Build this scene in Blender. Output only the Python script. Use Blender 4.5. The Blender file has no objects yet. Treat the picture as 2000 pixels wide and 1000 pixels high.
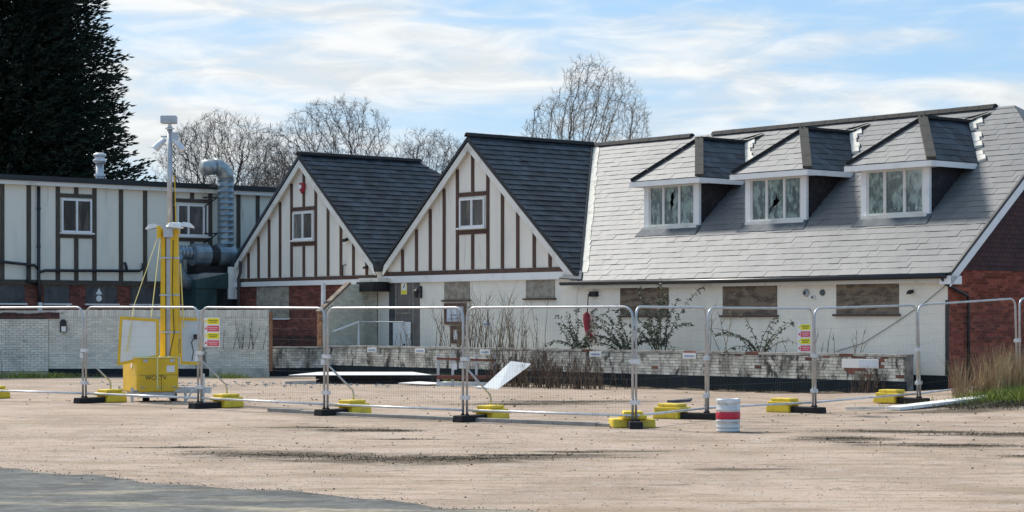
import bpy, bmesh, math, random
from mathutils import Vector, Matrix
from math import radians as R, sin, cos, pi, sqrt

S = bpy.context.scene
COL = S.collection

# ------------------------------------------------------------------ camera
cam_d = bpy.data.cameras.new("camera")
cam = bpy.data.objects.new("camera", cam_d)
COL.objects.link(cam)
cam.location = (0, 0, 1.8)
cam.rotation_euler = (R(90), 0, 0)
cam_d.sensor_width = 36
cam_d.lens = 72.9
cam_d.shift_y = 0.0625
cam_d.clip_end = 6000
S.camera = cam

# ------------------------------------------------------------------ light
SUN_EL, SUN_AZ = 43.0, -42.0          # azimuth measured from +Y, negative = towards -X
SKY_STRENGTH, SUN_STRENGTH, EXPOSURE = 0.13, 2.65, 0.90
sun_d = bpy.data.lights.new("sun", 'SUN')
sun_d.energy = SUN_STRENGTH
sun_d.angle = R(7.0)
sun_d.color = (1.0, 0.95, 0.87)
sun = bpy.data.objects.new("sun", sun_d)
COL.objects.link(sun)
sv = Vector((sin(R(SUN_AZ)) * cos(R(SUN_EL)), cos(R(SUN_AZ)) * cos(R(SUN_EL)), sin(R(SUN_EL))))
sun.rotation_euler = (-sv).to_track_quat('-Z', 'Y').to_euler()
sun.location = (-40, 40, 60)
S.view_settings.view_transform = 'Standard'
S.view_settings.look = 'None'
S.view_settings.gamma = 1
S.view_settings.use_curve_mapping = False
S.view_settings.exposure = EXPOSURE

W = bpy.data.worlds.new("World")
S.world = W
W.use_nodes = True
nt = W.node_tree
nt.nodes.clear()
def wn(t, **k):
    n = nt.nodes.new(t)
    for a, v in k.items(): setattr(n, a, v)
    return n
def mth(tree, op, a, b=None, c=None, clamp=False):
    n = tree.nodes.new('ShaderNodeMath'); n.operation = op; n.use_clamp = clamp
    for i, v in enumerate((a, b, c)):
        if v is None: continue
        if isinstance(v, (int, float)): n.inputs[i].default_value = v
        else: tree.links.new(v, n.inputs[i])
    return n.outputs[0]
def ramp(tree, fac, lo, hi):
    n = tree.nodes.new('ShaderNodeMapRange'); n.interpolation_type = 'SMOOTHSTEP'
    n.inputs[1].default_value = lo; n.inputs[2].default_value = hi
    tree.links.new(fac, n.inputs[0]); return n.outputs[0]
def mixc(tree, fac, a, b, mode='MIX'):
    n = tree.nodes.new('ShaderNodeMix'); n.data_type = 'RGBA'; n.blend_type = mode
    if isinstance(fac, (int, float)): n.inputs[0].default_value = fac
    else: tree.links.new(fac, n.inputs[0])
    for i, v in ((6, a), (7, b)):
        if isinstance(v, tuple): n.inputs[i].default_value = (v[0], v[1], v[2], 1)
        else: tree.links.new(v, n.inputs[i])
    return n.outputs[2]
def noise(tree, vec, scale, detail=4, rough=.55, dist=0.):
    n = tree.nodes.new('ShaderNodeTexNoise')
    n.inputs['Scale'].default_value = scale; n.inputs['Detail'].default_value = detail
    n.inputs['Roughness'].default_value = rough; n.inputs['Distortion'].default_value = dist
    tree.links.new(vec, n.inputs['Vector']); return n.outputs[0]
def scaled(tree, vec, s, loc=(0, 0, 0), rot=(0, 0, 0)):
    n = tree.nodes.new('ShaderNodeMapping'); n.inputs['Scale'].default_value = s
    n.inputs['Location'].default_value = loc; n.inputs['Rotation'].default_value = rot
    tree.links.new(vec, n.inputs['Vector']); return n.outputs[0]
sky = wn('ShaderNodeTexSky', sky_type='NISHITA', sun_disc=False)
sky.sun_elevation = R(SUN_EL); sky.sun_rotation = R(SUN_AZ)
sky.air_density = 1.0; sky.dust_density = 1.2; sky.ozone_density = 1.5
tc = wn('ShaderNodeTexCoord')
v1 = scaled(nt, tc.outputs['Generated'], (7, 7, 42), (1.3, 4.2, .5), (0, R(4), 0))
c1 = noise(nt, v1, 1.0, 7, .52, .6)
v2 = scaled(nt, tc.outputs['Generated'], (20, 20, 85), (3.1, 0, 0), (0, R(-6), 0))
c2 = noise(nt, v2, 1.0, 5, .55, .9)
cc = mth(nt, 'ADD', mth(nt, 'MULTIPLY', c1, .74), mth(nt, 'MULTIPLY', c2, .26))
# the thin cloud is thicker towards the sun, as a veil lit from behind
dot = wn('ShaderNodeVectorMath', operation='DOT_PRODUCT')
nt.links.new(tc.outputs['Generated'], dot.inputs[0]); dot.inputs[1].default_value = tuple(sv)
veil = ramp(nt, dot.outputs['Value'], .30, .75)
cc = mth(nt, 'ADD', cc, mth(nt, 'MULTIPLY', veil, .20))
mask = mth(nt, 'MULTIPLY', ramp(nt, cc, .51, .79), .95)
tone = mixc(nt, ramp(nt, c2, .35, .7), (3.25, 3.38, 3.42), (4.1, 4.13, 4.07))
skyc = mixc(nt, .78, sky.outputs[0], (1.12, 2.06, 3.2))
bg = wn('ShaderNodeBackground'); bg.inputs[1].default_value = SKY_STRENGTH
nt.links.new(mixc(nt, mask, skyc, tone), bg.inputs[0])
wo = wn('ShaderNodeOutputWorld'); nt.links.new(bg.outputs[0], wo.inputs[0])

# ------------------------------------------------------------------ materials
M = {}
def mat(name, c, c2=None, sc=3., lo=.45, hi=.65, st=(1, 1, 1), c3=None, sc3=3., lo3=.5, hi3=.7, st3=(1, 1, 1),
        rough=.75, metal=0., spec=.5, bump=0., bsc=40., rnd=0., rvar=0., fine=0., fsc=60., coat=0.):
    m = bpy.data.materials.new(name); m.use_nodes = True
    t = m.node_tree; p = t.nodes['Principled BSDF']
    g = t.nodes.new('ShaderNodeNewGeometry').outputs['Position']
    col = None
    if c2 is not None:
        f = ramp(t, noise(t, scaled(t, g, st), sc, 6, .6, .3), lo, hi); col = mixc(t, f, c, c2)
    if c3 is not None:
        f = ramp(t, noise(t, scaled(t, g, st3, (7.3, 2.1, 4.4)), sc3, 7, .65, .5), lo3, hi3)
        col = mixc(t, f, col if col is not None else c, c3)
    if fine:
        n = noise(t, g, fsc, 3, .7)
        k = mth(t, 'ADD', mth(t, 'MULTIPLY', n, 2 * fine), 1 - fine)
        cb = t.nodes.new('ShaderNodeCombineColor')
        for i in range(3): t.links.new(k, cb.inputs[i])
        col = mixc(t, 1.0, col if col is not None else c, cb.outputs[0], 'MULTIPLY')
    if rnd:
        a = t.nodes.new('ShaderNodeAttribute'); a.attribute_name = 'rnd'
        k = mth(t, 'ADD', mth(t, 'MULTIPLY', a.outputs['Fac'], 2 * rnd), 1 - rnd)
        cb = t.nodes.new('ShaderNodeCombineColor')
        for i in range(3): t.links.new(k, cb.inputs[i])
        col = mixc(t, 1.0, col if col is not None else c, cb.outputs[0], 'MULTIPLY')
    if col is None: p.inputs['Base Color'].default_value = (*c, 1)
    else: t.links.new(col, p.inputs['Base Color'])
    p.inputs['Roughness'].default_value = rough
    if rvar:
        t.links.new(mth(t, 'ADD', mth(t, 'MULTIPLY', noise(t, g, 2.3, 5, .6), rvar), rough - rvar / 2), p.inputs['Roughness'])
    p.inputs['Metallic'].default_value = metal
    p.inputs['Specular IOR Level'].default_value = spec
    p.inputs['Coat Weight'].default_value = coat
    if bump:
        b = t.nodes.new('ShaderNodeBump'); b.inputs['Strength'].default_value = bump; b.inputs['Distance'].default_value = .02
        t.links.new(noise(t, g, bsc, 4, .65), b.inputs['Height']); t.links.new(b.outputs[0], p.inputs['Normal'])
    M[name] = m
    return m
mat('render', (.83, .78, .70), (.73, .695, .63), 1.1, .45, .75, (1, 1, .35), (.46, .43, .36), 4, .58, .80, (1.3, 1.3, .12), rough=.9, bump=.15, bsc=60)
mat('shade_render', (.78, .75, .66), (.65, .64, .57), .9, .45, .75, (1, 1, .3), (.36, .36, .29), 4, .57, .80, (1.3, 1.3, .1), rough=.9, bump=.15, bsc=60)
mat('timber', (.070, .036, .026), (.118, .068, .048), 4, .42, .7, (4, 4, .4), rough=.8, bump=.3, bsc=25, fine=.25)
mat('old_timber', (.065, .052, .042), (.10, .085, .065), 5, .4, .7, (3, 3, .5), rough=.85, bump=.3, bsc=25, fine=.25)
mat('white', (.78, .78, .78), (.66, .66, .65), 2.5, .5, .75, rough=.45)
mat('white_board', (.82, .80, .76), (.62, .57, .50), 1.6, .55, .8, rough=.6)
mat('barge', (.70, .69, .65), (.52, .50, .45), 2.2, .5, .75, rough=.6)
mat('slate', (.150, .154, .158), (.118, .124, .132), .7, .4, .7, (1, 1, 1), (.10, .10, .092), 5, .64, .80, rough=.55, rvar=.03, spec=.40, rnd=.07, bump=.06, bsc=30, fine=.08)  # slate with part of the sunlit sheen put into its paler colour
mat('shade_slate', (.032, .044, .057), (.020, .028, .038), .9, .4, .7, (1, 1, 1), (.080, .09, .095), 5, .57, .78, (2, 1, 1), rough=.60, spec=.4, rnd=.50, bump=.15, bsc=30, fine=.2)  # same slate, coloured darker so the shade on these slopes is painted in
mat('underlay', (.03, .033, .036), rough=.9)
mat('ridge', (.012, .012, .013), (.022, .020, .019), 4, .45, .7, rough=.8, bump=.3, bsc=25, fine=.2)
mat('hip', (.075, .066, .055), (.05, .044, .038), 4, .45, .7, rough=.85, bump=.3, bsc=25, fine=.2)
mat('black_hang', (.018, .016, .020), (.028, .024, .028), 3, rough=.7, rnd=.3)
mat('hung_tile', (.055, .018, .018), (.04, .016, .018), 2, rough=.75, rnd=.3, fine=.2)
mat('mortar_white', (.74, .70, .62), (.45, .42, .36), 5, .5, .72, rough=.9, bump=.5, bsc=25)
mat('lead', (.085, .10, .115), (.13, .145, .16), 3, rough=.75, spec=.3)
mat('film_reflections', (.050, .080, .078), (.24, .32, .29), 4.5, .44, .60, (1.2, 1.2, .7), (.50, .58, .54), 8, .57, .68, (1.6, 1.6, .6), rough=.04, spec=.5, bump=.12, bsc=3)  # pale film; swirly reflections of sky and branches are painted into its colour
M['film_reflections'].node_tree.nodes['Principled BSDF'].inputs['IOR'].default_value = 2.3
mat('glass_dark', (.035, .030, .028), (.16, .14, .12), 3.0, .45, .75, (1.5, 1.5, .4), rough=.08, spec=.8)
M['glass_dark'].node_tree.nodes['Principled BSDF'].inputs['IOR'].default_value = 1.9
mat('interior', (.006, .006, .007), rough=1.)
mat('gutter', (.012, .013, .016), rough=.35)
mat('black_pipe', (.010, .011, .015), (.02, .022, .03), 4, rough=.35)
mat('red_brick', (.205, .066, .048), (.15, .048, .038), 2.0, .4, .65, (1, 1, 1), (.11, .045, .036), 1.2, .55, .75, rough=.9, rnd=.40, bump=.4, bsc=30, fine=.2)
mat('end_brick', (.30, .082, .050), (.215, .058, .040), 1.6, .4, .65, (1, 1, 1), (.10, .038, .030), 1.2, .56, .76, (1, 1, 1), rough=.95, spec=.2, rnd=.40, bump=.4, bsc=30, fine=.2)
mat('orange_brick', (.45, .22, .11), (.33, .15, .08), 3.0, .4, .65, rough=.9, rnd=.3, bump=.4, bsc=30)
mat('dark_brick', (.10, .035, .028), (.05, .025, .022), 2., .4, .65, rough=.9, rnd=.4, bump=.4, bsc=30)
mat('mortar', (.16, .12, .10), (.24, .20, .17), 6, rough=.95)
mat('painted_brick', (.87, .815, .72), (.79, .75, .67), 1.2, .45, .7, (1, 1, .4), (.60, .57, .50), 3.5, .66, .85, (1, 1, .15), rough=.85, rnd=.02, bump=.15, bsc=30)
mat('paint_mortar', (.85, .795, .70), (.77, .73, .65), 2, rough=.9)
mat('yard_brick', (.74, .70, .60), (.56, .54, .47), .8, .48, .70, (1, 1, .7), (.24, .22, .19), 3.2, .62, .76, (.5, .5, 1.6), rough=.9, rnd=.12, bump=.4, bsc=30, fine=.1)
mat('porch_brick', (.55, .53, .43), (.38, .36, .29), 1.0, .45, .66, (1, 1, .6), (.20, .19, .16), 2.2, .60, .75, (.8, .8, 1.2), rough=.9, rnd=.10, bump=.4, bsc=30, fine=.1)
mat('retaining', (.68, .65, .56), (.30, .28, .23), 2.4, .44, .62, (1, 1, .55), (.050, .045, .040), 3.4, .52, .66, (1, 1, .5), rough=.92, rnd=.22, bump=.5, bsc=30, fine=.22)
mat('retaining_red', (.24, .085, .055), (.14, .06, .045), 3, .4, .65, rough=.92, rnd=.35, bump=.5, bsc=30)
mat('ret_mortar', (.22, .20, .17), (.10, .09, .08), 3, rough=.95)
mat('yard_mortar', (.54, .51, .43), (.34, .32, .28), 2, rough=.95)
mat('coping', (.46, .44, .39), (.26, .23, .19), 3.0, .42, .65, rough=.92, bump=.4, bsc=25, fine=.2)
mat('plinth', (.006, .014, .020), (.012, .021, .024), 2.0, .45, .7, (1, 1, .4), (.022, .028, .022), 3, .62, .8, rough=.9, spec=.2, bump=.2, bsc=20)
mat('ply', (.215, .165, .120), (.10, .074, .055), 2.6, .42, .62, (.9, .9, 2.6), (.34, .28, .21), 5, .56, .72, (.9, .9, 2.2), rough=.85, bump=.2, bsc=30)
mat('ply_pale', (.36, .33, .27), (.24, .21, .17), 4, .4, .62, (1, 1, 1.6), (.14, .115, .09), 7, .60, .78, rough=.85)
mat('ply_dark', (.075, .075, .078), (.12, .11, .105), 3, .45, .7, (2, 2, .5), (.04, .04, .05), 2, rough=.85)
mat('door_grey', (.13, .11, .105), (.20, .175, .16), 5, .4, .65, (3, 3, .4), (.07, .06, .055), 6, .55, .75, rough=.8)
mat('galv', (.50, .52, .54), (.40, .42, .44), 6, rough=.38, metal=.55)
mat('wire', (.16, .17, .18), rough=.8, spec=.2)
mat('galv_light', (.66, .68, .70), (.52, .54, .56), 6, rough=.36, metal=.45)
mat('duct', (.25, .31, .36), (.17, .22, .26), 2.5, .4, .65, (1, 1, 1), (.30, .33, .34), 6, .6, .8, rough=.34, metal=.6)
mat('duct_pale', (.36, .40, .41), (.27, .31, .33), 3, rough=.35, metal=.6)
mat('green_metal', (.030, .075, .078), (.018, .05, .055), 2, rough=.45, metal=.2)
mat('black', (.009, .009, .011), (.018, .018, .02), 4, rough=.6)
mat('rubber', (.011, .011, .012), (.022, .021, .02), 5, rough=.85, bump=.4, bsc=30)
mat('yellow', (.80, .50, .006), (.72, .43, .006), 2, .45, .65, (1, 1, 1), (.36, .25, .03), 5, .62, .82, (1, 1, .4), rough=.42, coat=.1, fine=.06)
mat('yellow_pale', (.80, .70, .25), rough=.5)
mat('ballast', (.78, .57, .035), (.60, .45, .05), 4, .45, .7, (1, 1, 1), (.24, .20, .06), 6, .56, .74, rough=.55, bump=.2, bsc=30)
mat('tower_panel', (.80, .79, .75), (.74, .73, .70), 2, rough=.35)
mat('tower_panel_b', (.58, .65, .69), (.50, .57, .62), 2, rough=.3)
mat('red', (.30, .012, .025), (.20, .01, .018), 5, rough=.6)
mat('keg_metal', (.64, .64, .63), (.50, .50, .48), 5, .45, .65, (1, 1, 1), (.36, .34, .31), 9, .6, .75, rough=.36, metal=.2)
mat('keg_red', (.52, .015, .045), rough=.4)
mat('sign_white', (.82, .81, .78), rough=.5)
mat('sign_yellow', (.85, .74, .0), rough=.5)
mat('sign_red', (.68, .08, .13), rough=.5)
mat('print_dark', (.06, .055, .02), rough=.6)
mat('print_pale', (.85, .5, .5), rough=.6)
mat('print_blue', (.25, .33, .50), rough=.6)
mat('bag_blue', (.030, .034, .06), (.05, .05, .07), 6, rough=.5)
mat('sheet', (.66, .70, .76), (.60, .64, .70), 4, rough=.4)
mat('frame_brown', (.085, .040, .030), (.13, .075, .05), 5, rough=.6)
mat('rust', (.22, .07, .045), (.14, .05, .035), 6, rough=.7)
mat('pallet', (.02, .02, .022), (.04, .036, .033), 5, rough=.85)
mat('bark', (.040, .034, .032), (.070, .060, .055), 2, rough=.95)
mat('twig', (.075, .065, .062), (.11, .095, .088), .7, rough=.95)
mat('twig_pale', (.20, .175, .14), (.13, .11, .09), .7, rough=.95)
mat('needle', (.018, .034, .024), (.011, .022, .017), .8, .4, .65, rnd=.4, rough=.75, spec=.25)
mat('stem', (.20, .15, .09), (.10, .075, .05), 2, rough=.9, rnd=.3)
mat('stem_green', (.10, .10, .06), (.06, .055, .04), 2, rough=.9)
mat('leaf', (.075, .085, .045), (.05, .06, .032), 2, rough=.7, rnd=.5)
mat('dry_grass', (.42, .31, .17), (.30, .20, .11), 1.5, rough=.9, rnd=.35)
mat('green_grass', (.22, .26, .035), (.14, .18, .03), 1.5, rough=.8, rnd=.35)
mat('bramble', (.13, .085, .055), (.08, .055, .04), 2, rough=.95, rnd=.4)
mat('patio', (.30, .28, .24), (.18, .17, .14), 2, rough=.95, bump=.4, bsc=20)
mat('soil', (.070, .048, .026), (.125, .090, .052), 5, .4, .65, rough=.95, bump=.8, bsc=18, fine=.3)
mat('moss_soil', (.10, .085, .045), (.06, .05, .035), 5, .4, .65, rough=.95, bump=.8, bsc=18, fine=.35)
mat('kerb', (.34, .325, .305), (.25, .24, .225), 3, .4, .65, rough=.9, bump=.3, bsc=30, fine=.15)
mat('rubble', (.50, .45, .40), (.30, .26, .22), 6, rough=.95, rnd=.4)
STAINS = ((-2.9, 27.6, 2.0, .9, -.25), (-1.3, 26.8, 2.0, 1.1, -.1), (.4, 27.4, 1.6, .6, .12), (-2.4, 33.8, 1.2, .6, -.05), (-3.6, 34.8, .9, .35, 0), (-4.6, 29.3, .7, .3, 0),
          (5.0, 31.4, 1.0, .8, 0), (6.3, 33.4, 1.7, .6, -.2), (7.9, 32.5, 1.6, .8, -.05), (6.2, 29.8, 1.5, .6, -.1), (6.9, 27.4, .8, .35, 0), (1.2, 28.4, 1.1, .3, .1),
          (.4, 44.6, 2.0, .9, .1), (1.4, 45.8, 2.4, .8, 0), (-1.6, 31.3, .7, .2, 0), (3.9, 33.2, .9, .22, .1), (8.5, 40.2, 1.8, .7, .3), (2.6, 25.0, 1.0, .25, .1))
mat('grit_pale', (.50, .42, .35), (.38, .31, .25), 3, rough=.95, rnd=.35)
mat('grit_dark', (.20, .155, .12), (.12, .095, .075), 3, rough=.95, rnd=.45)
def ground_mat():
    m = mat('ground', (.430, .322, .250), (.325, .240, .182), .45, .40, .62, (1, .8, 1), (.41, .335, .275), 1.6, .48, .70, (1, 1, 1), rough=.95, fine=.30, fsc=8)
    t = m.node_tree; p = t.nodes['Principled BSDF']
    src = p.inputs['Base Color'].links[0].from_socket
    g = t.nodes.new('ShaderNodeNewGeometry').outputs['Position']
    # worn wheel tracks, fines and stains
    f1 = ramp(t, noise(t, scaled(t, g, (.30, 1.0, 1), (3, 1, 0), (0, 0, R(-12))), .75, 9, .70, 1.0), .52, .63)
    col = mixc(t, mth(t, 'MULTIPLY', f1, .66), src, (.27, .195, .125))
    f2 = ramp(t, noise(t, scaled(t, g, (.5, 1.3, 1), (9, 4, 0), (0, 0, R(8))), 1.9, 9, .74, .8), .56, .64)
    col = mixc(t, mth(t, 'MULTIPLY', f2, .75), col, (.085, .062, .036))
    f3 = ramp(t, noise(t, scaled(t, g, (.6, 1, 1), (2, 7, 0)), .8, 6, .7), .55, .78)
    col = mixc(t, mth(t, 'MULTIPLY', f3, .60), col, (.42, .36, .27))
    vo = t.nodes.new('ShaderNodeTexVoronoi'); vo.inputs['Scale'].default_value = 26
    t.links.new(g, vo.inputs['Vector'])
    f4 = ramp(t, vo.outputs['Distance'], .16, .05)
    col = mixc(t, mth(t, 'MULTIPLY', f4, .8), col, (.42, .37, .32))
    f6 = ramp(t, noise(t, scaled(t, g, (.35, 1.6, 1), (5, 2, 0), (0, 0, R(-6))), 1.1, 9, .72, .9), .49, .60)
    col = mixc(t, mth(t, 'MULTIPLY', f6, .52), col, (.225, .165, .092))
    # damp, dirty stains where the surface has broken up
    nb = mth(t, 'MULTIPLY', mth(t, 'SUBTRACT', noise(t, scaled(t, g, (.6, 1.2, 1)), 2.2, 9, .75, .6), .5), 3.4)
    tot = None
    for (cx, cy, lx, ly, rot) in STAINS:
        mp = t.nodes.new('ShaderNodeMapping'); mp.vector_type = 'TEXTURE'
        mp.inputs['Location'].default_value = (cx, cy, 0); mp.inputs['Rotation'].default_value = (0, 0, rot); mp.inputs['Scale'].default_value = (lx, ly, 1000)
        t.links.new(g, mp.inputs['Vector'])
        ln = t.nodes.new('ShaderNodeVectorMath'); ln.operation = 'LENGTH'; t.links.new(mp.outputs[0], ln.inputs[0])
        v = mth(t, 'SUBTRACT', 1.0, ln.outputs['Value'])
        tot = v if tot is None else mth(t, 'MAXIMUM', tot, v)
    f5 = ramp(t, mth(t, 'ADD', tot, nb), -.15, .5)
    inside = ramp(t, tot, -.6, .2)
    col = mixc(t, mth(t, 'MULTIPLY', mth(t, 'MULTIPLY', f5, inside), .86), col, (.066, .047, .025))
    t.links.new(col, p.inputs['Base Color'])
    b = t.nodes.new('ShaderNodeBump'); b.inputs['Strength'].default_value = .6; b.inputs['Distance'].default_value = .03
    h = mth(t, 'ADD', noise(t, g, 22, 5, .7), mth(t, 'MULTIPLY', noise(t, g, 3.0, 4, .6), 1.6))
    t.links.new(h, b.inputs['Height']); t.links.new(b.outputs[0], p.inputs['Normal'])
ground_mat()
mat('asphalt', (.105, .108, .103), (.055, .057, .054), 1.6, .4, .65, (1, 1, 1), (.27, .235, .17), .9, .50, .64, (.4, 1.3, 1), rough=.95, bump=1., bsc=9, fine=.9, fsc=7)

# ------------------------------------------------------------------ mesh helpers
class MB:
    def __init__(s): s.v, s.f, s.r, s.rnd = [], [], [], None
    def add(s, vs, fs, r=None):
        n = len(s.v); s.v += [tuple(v) for v in vs]
        if r is None: r = random.random()
        for f in fs: s.f.append([i + n for i in f]); s.r.append(r)
        return s
    def box(s, x0, x1, y0, y1, z0, z1, mx=None, r=None):
        vs = [Vector((x, y, z)) for z in (z0, z1) for y in (y0, y1) for x in (x0, x1)]
        if mx is not None: vs = [mx @ v for v in vs]
        return s.add(vs, [(0, 2, 3, 1), (4, 5, 7, 6), (0, 1, 5, 4), (2, 6, 7, 3), (0, 4, 6, 2), (1, 3, 7, 5)], r)
    def bar(s, p, q, w, h, up=(0, 0, 1)):
        p, q = Vector(p), Vector(q); d = (q - p).normalized(); up = Vector(up)
        x = d.cross(up)
        if x.length < 1e-4: x = d.cross(Vector((0, 1, 0)))
        x.normalize(); u = x.cross(d)
        vs = [o + x * a * w / 2 + u * b * h / 2 for o in (p, q) for a, b in ((-1, -1), (1, -1), (1, 1), (-1, 1))]
        return s.add(vs, [(3, 2, 1, 0), (4, 5, 6, 7), (0, 1, 5, 4), (1, 2, 6, 5), (2, 3, 7, 6), (3, 0, 4, 7)])
    def tube(s, pts, r, n=8, caps=True):
        pts = [Vector(p) for p in pts]; k = len(pts)
        rs = r if isinstance(r, (list, tuple)) else [r] * k
        vs = []; ref = None
        for i in range(k):
            t = (pts[min(i + 1, k - 1)] - pts[max(i - 1, 0)]).normalized()
            if ref is None:
                ref = t.cross(Vector((0, 0, 1)))
                if ref.length < .05: ref = Vector((1, 0, 0))
            u = (ref - t * ref.dot(t)).normalized(); w = t.cross(u); ref = u
            vs += [pts[i] + (u * cos(2 * pi * j / n) + w * sin(2 * pi * j / n)) * rs[i] for j in range(n)]
        fs = [(i * n + j, i * n + (j + 1) % n, (i + 1) * n + (j + 1) % n, (i + 1) * n + j) for i in range(k - 1) for j in range(n)]
        if caps: fs += [tuple(range(n))[::-1], tuple(range((k - 1) * n, k * n))]
        return s.add(vs, fs)
    def lathe(s, prof, n=24, o=(0, 0, 0), mx=None):
        o = Vector(o)
        vs = [Vector((r * cos(2 * pi * j / n), r * sin(2 * pi * j / n), z)) for r, z in prof for j in range(n)]
        if mx is not None: vs = [mx @ v for v in vs]
        vs = [v + o for v in vs]; k = len(prof)
        fs = [(i * n + j, i * n + (j + 1) % n, (i + 1) * n + (j + 1) % n, (i + 1) * n + j) for i in range(k - 1) for j in range(n)]
        fs += [tuple(range(n))[::-1], tuple(range((k - 1) * n, k * n))]
        return s.add(vs, fs)
    def prism(s, poly, d):      # planar polygon of 3D points extruded by vector d
        poly = [Vector(p) for p in poly]; d = Vector(d); n = len(poly)
        return s.add(poly + [p + d for p in poly], [tuple(range(n)), tuple(range(2 * n - 1, n - 1, -1))] + [((i + 1) % n, i, i + n, (i + 1) % n + n) for i in range(n)])
    def tri(s, a, b, c, r=None): return s.add((a, b, c), [(0, 1, 2)], r)
    def mesh(s, name, m, smooth=False):
        me = bpy.data.meshes.new(name); me.from_pydata(s.v, [], s.f); me.update()
        at = me.attributes.new('rnd', 'FLOAT', 'FACE'); at.data.foreach_set('value', s.r)
        me.materials.append(M[m] if isinstance(m, str) else m)
        if smooth: me.polygons.foreach_set('use_smooth', [True] * len(me.polygons))
        bm = bmesh.new(); bm.from_mesh(me); bmesh.ops.recalc_face_normals(bm, faces=bm.faces); bm.to_mesh(me); bm.free()
        return me
    def obj(s, name, m, parent=None, loc=(0, 0, 0), rot=(0, 0, 0), smooth=False, bevel=0):
        o = place(s.mesh(name, m, smooth), name, parent, loc, rot)
        if bevel:
            b = o.modifiers.new('bevel', 'BEVEL'); b.width = bevel; b.segments = 2; b.limit_method = 'ANGLE'
        return o
def place(me, name, parent=None, loc=(0, 0, 0), rot=(0, 0, 0)):
    o = bpy.data.objects.new(name, me); COL.objects.link(o)
    o.parent = parent; o.location = loc; o.rotation_euler = rot
    return o
def tag(o, label=None, cat=None, group=None, kind=None):
    if label: o['label'] = label
    if cat: o['category'] = cat
    if group: o['group'] = group
    if kind: o['kind'] = kind
    return o
def thing(name, label, cat, loc=(0, 0, 0), rz=0., group=None, rot=None):
    o = bpy.data.objects.new(name, None); COL.objects.link(o)
    o.location = loc; o.rotation_euler = rot or (0, 0, rz); o.empty_display_size = .3
    return tag(o, label, cat, group)
def copy_tree(o, parent=None):
    c = o.copy(); COL.objects.link(c); c.parent = parent
    for ch in list(o.children): copy_tree(ch, c)
    return c

# the building stands on a skewed right-angled frame: a along the gable front, b into the building
CB = Vector((10.5, 50.0, 0.0)); D1 = Vector((.6416, -.767, 0)).normalized(); D2 = Vector((-D1.y, D1.x, 0))
AB = math.atan2(D1.y, D1.x)
def B(a, b, z=0.): return CB + D1 * a + D2 * b + Vector((0, 0, z))
def bthing(name, label, cat, a, b, z, group=None): return thing(name, label, cat, B(a, b, z), AB, group)

def sm(e0, e1, x):
    t = max(0., min(1., (x - e0) / (e1 - e0))); return t * t * (3 - 2 * t)
def gz(x, y):
    h = .27 * sm(5, 12.5, x) * sm(37.5, 45, y) * (1 - .75 * sm(47, 52, y))
    h += .05 * sm(-2, -9, x) * sm(34, 42, y) * (1 - .6 * sm(48, 60, y))
    h += .16 * math.exp(-((x - 11.3) / 1.3) ** 2 - ((y - 42.6) / 1.3) ** 2)
    return h

# ------------------------------------------------------------------ ground
random.seed(3)
xs = [-4000, -900, -250, -110, -60] + [-40 + i for i in range(81)] + [60, 110, 250, 900, 4000]
ys = [-200, -60, -10, 4] + [8 + i * 1.0 for i in range(85)] + [110, 160, 300, 900, 5000]
mb = MB(); nx = len(xs)
mb.v = [(x, y, gz(x, y)) for y in ys for x in xs]
for j in range(len(ys) - 1):
    for i in range(nx - 1):
        mb.f.append([j * nx + i, j * nx + i + 1, (j + 1) * nx + i + 1, (j + 1) * nx + i]); mb.r.append(.5)
tag(mb.obj('ground', 'ground', smooth=True), kind='structure')
# darker asphalt in the near left corner, with a ragged edge
mb = MB(); edge = []
N = 70
for i in range(N + 1):
    t = i / N; x = -16 + 19.5 * t
    y = 25.1 + (19.4 - 25.1) * (x + 6.2) / 6.2 + .12 * sin(x * 2.1) + .10 * sin(x * 5.3 + 1) + random.uniform(-.16, .16)
    edge.append((x, y))
vs = [(x, y, .004) for x, y in edge] + [(x, 6.0, .004) for x, y in edge]
mb.add(vs, [(i, i + 1, N + 2 + i, N + 1 + i) for i in range(N)])
tag(mb.obj('asphalt', 'asphalt'), kind='structure')
EDGE = edge
# low ridges of washed-up dirt and moss lying on the yard
def dirt(mb, cx, cy, lx, ly, h, n=26, rot=0.):
    ring = []; m = 5
    for k in range(n):
        a = 2 * pi * k / n; q = random.uniform(.55, 1.1)
        ring.append((cos(a) * lx * q, sin(a) * ly * q * random.uniform(.6, 1.1)))
    vs = []; 
    for lev in range(m):
        f = 1 - lev / m
        for x, y in ring:
            X = cx + (x * cos(rot) - y * sin(rot)) * f; Y = cy + (x * sin(rot) + y * cos(rot)) * f
            vs.append((X, Y, gz(X, Y) + (.006 if lev == 0 else h * (lev / m) ** .7 * random.uniform(.3, 1.2))))
    vs.append((cx, cy, gz(cx, cy) + h * .8))
    fs = [(l * n + k, l * n + (k + 1) % n, (l + 1) * n + (k + 1) % n, (l + 1) * n + k) for l in range(m - 1) for k in range(n)]
    fs += [((m - 1) * n + k, (m - 1) * n + (k + 1) % n, m * n) for k in range(n)]
    mb.add(vs, fs)
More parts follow.
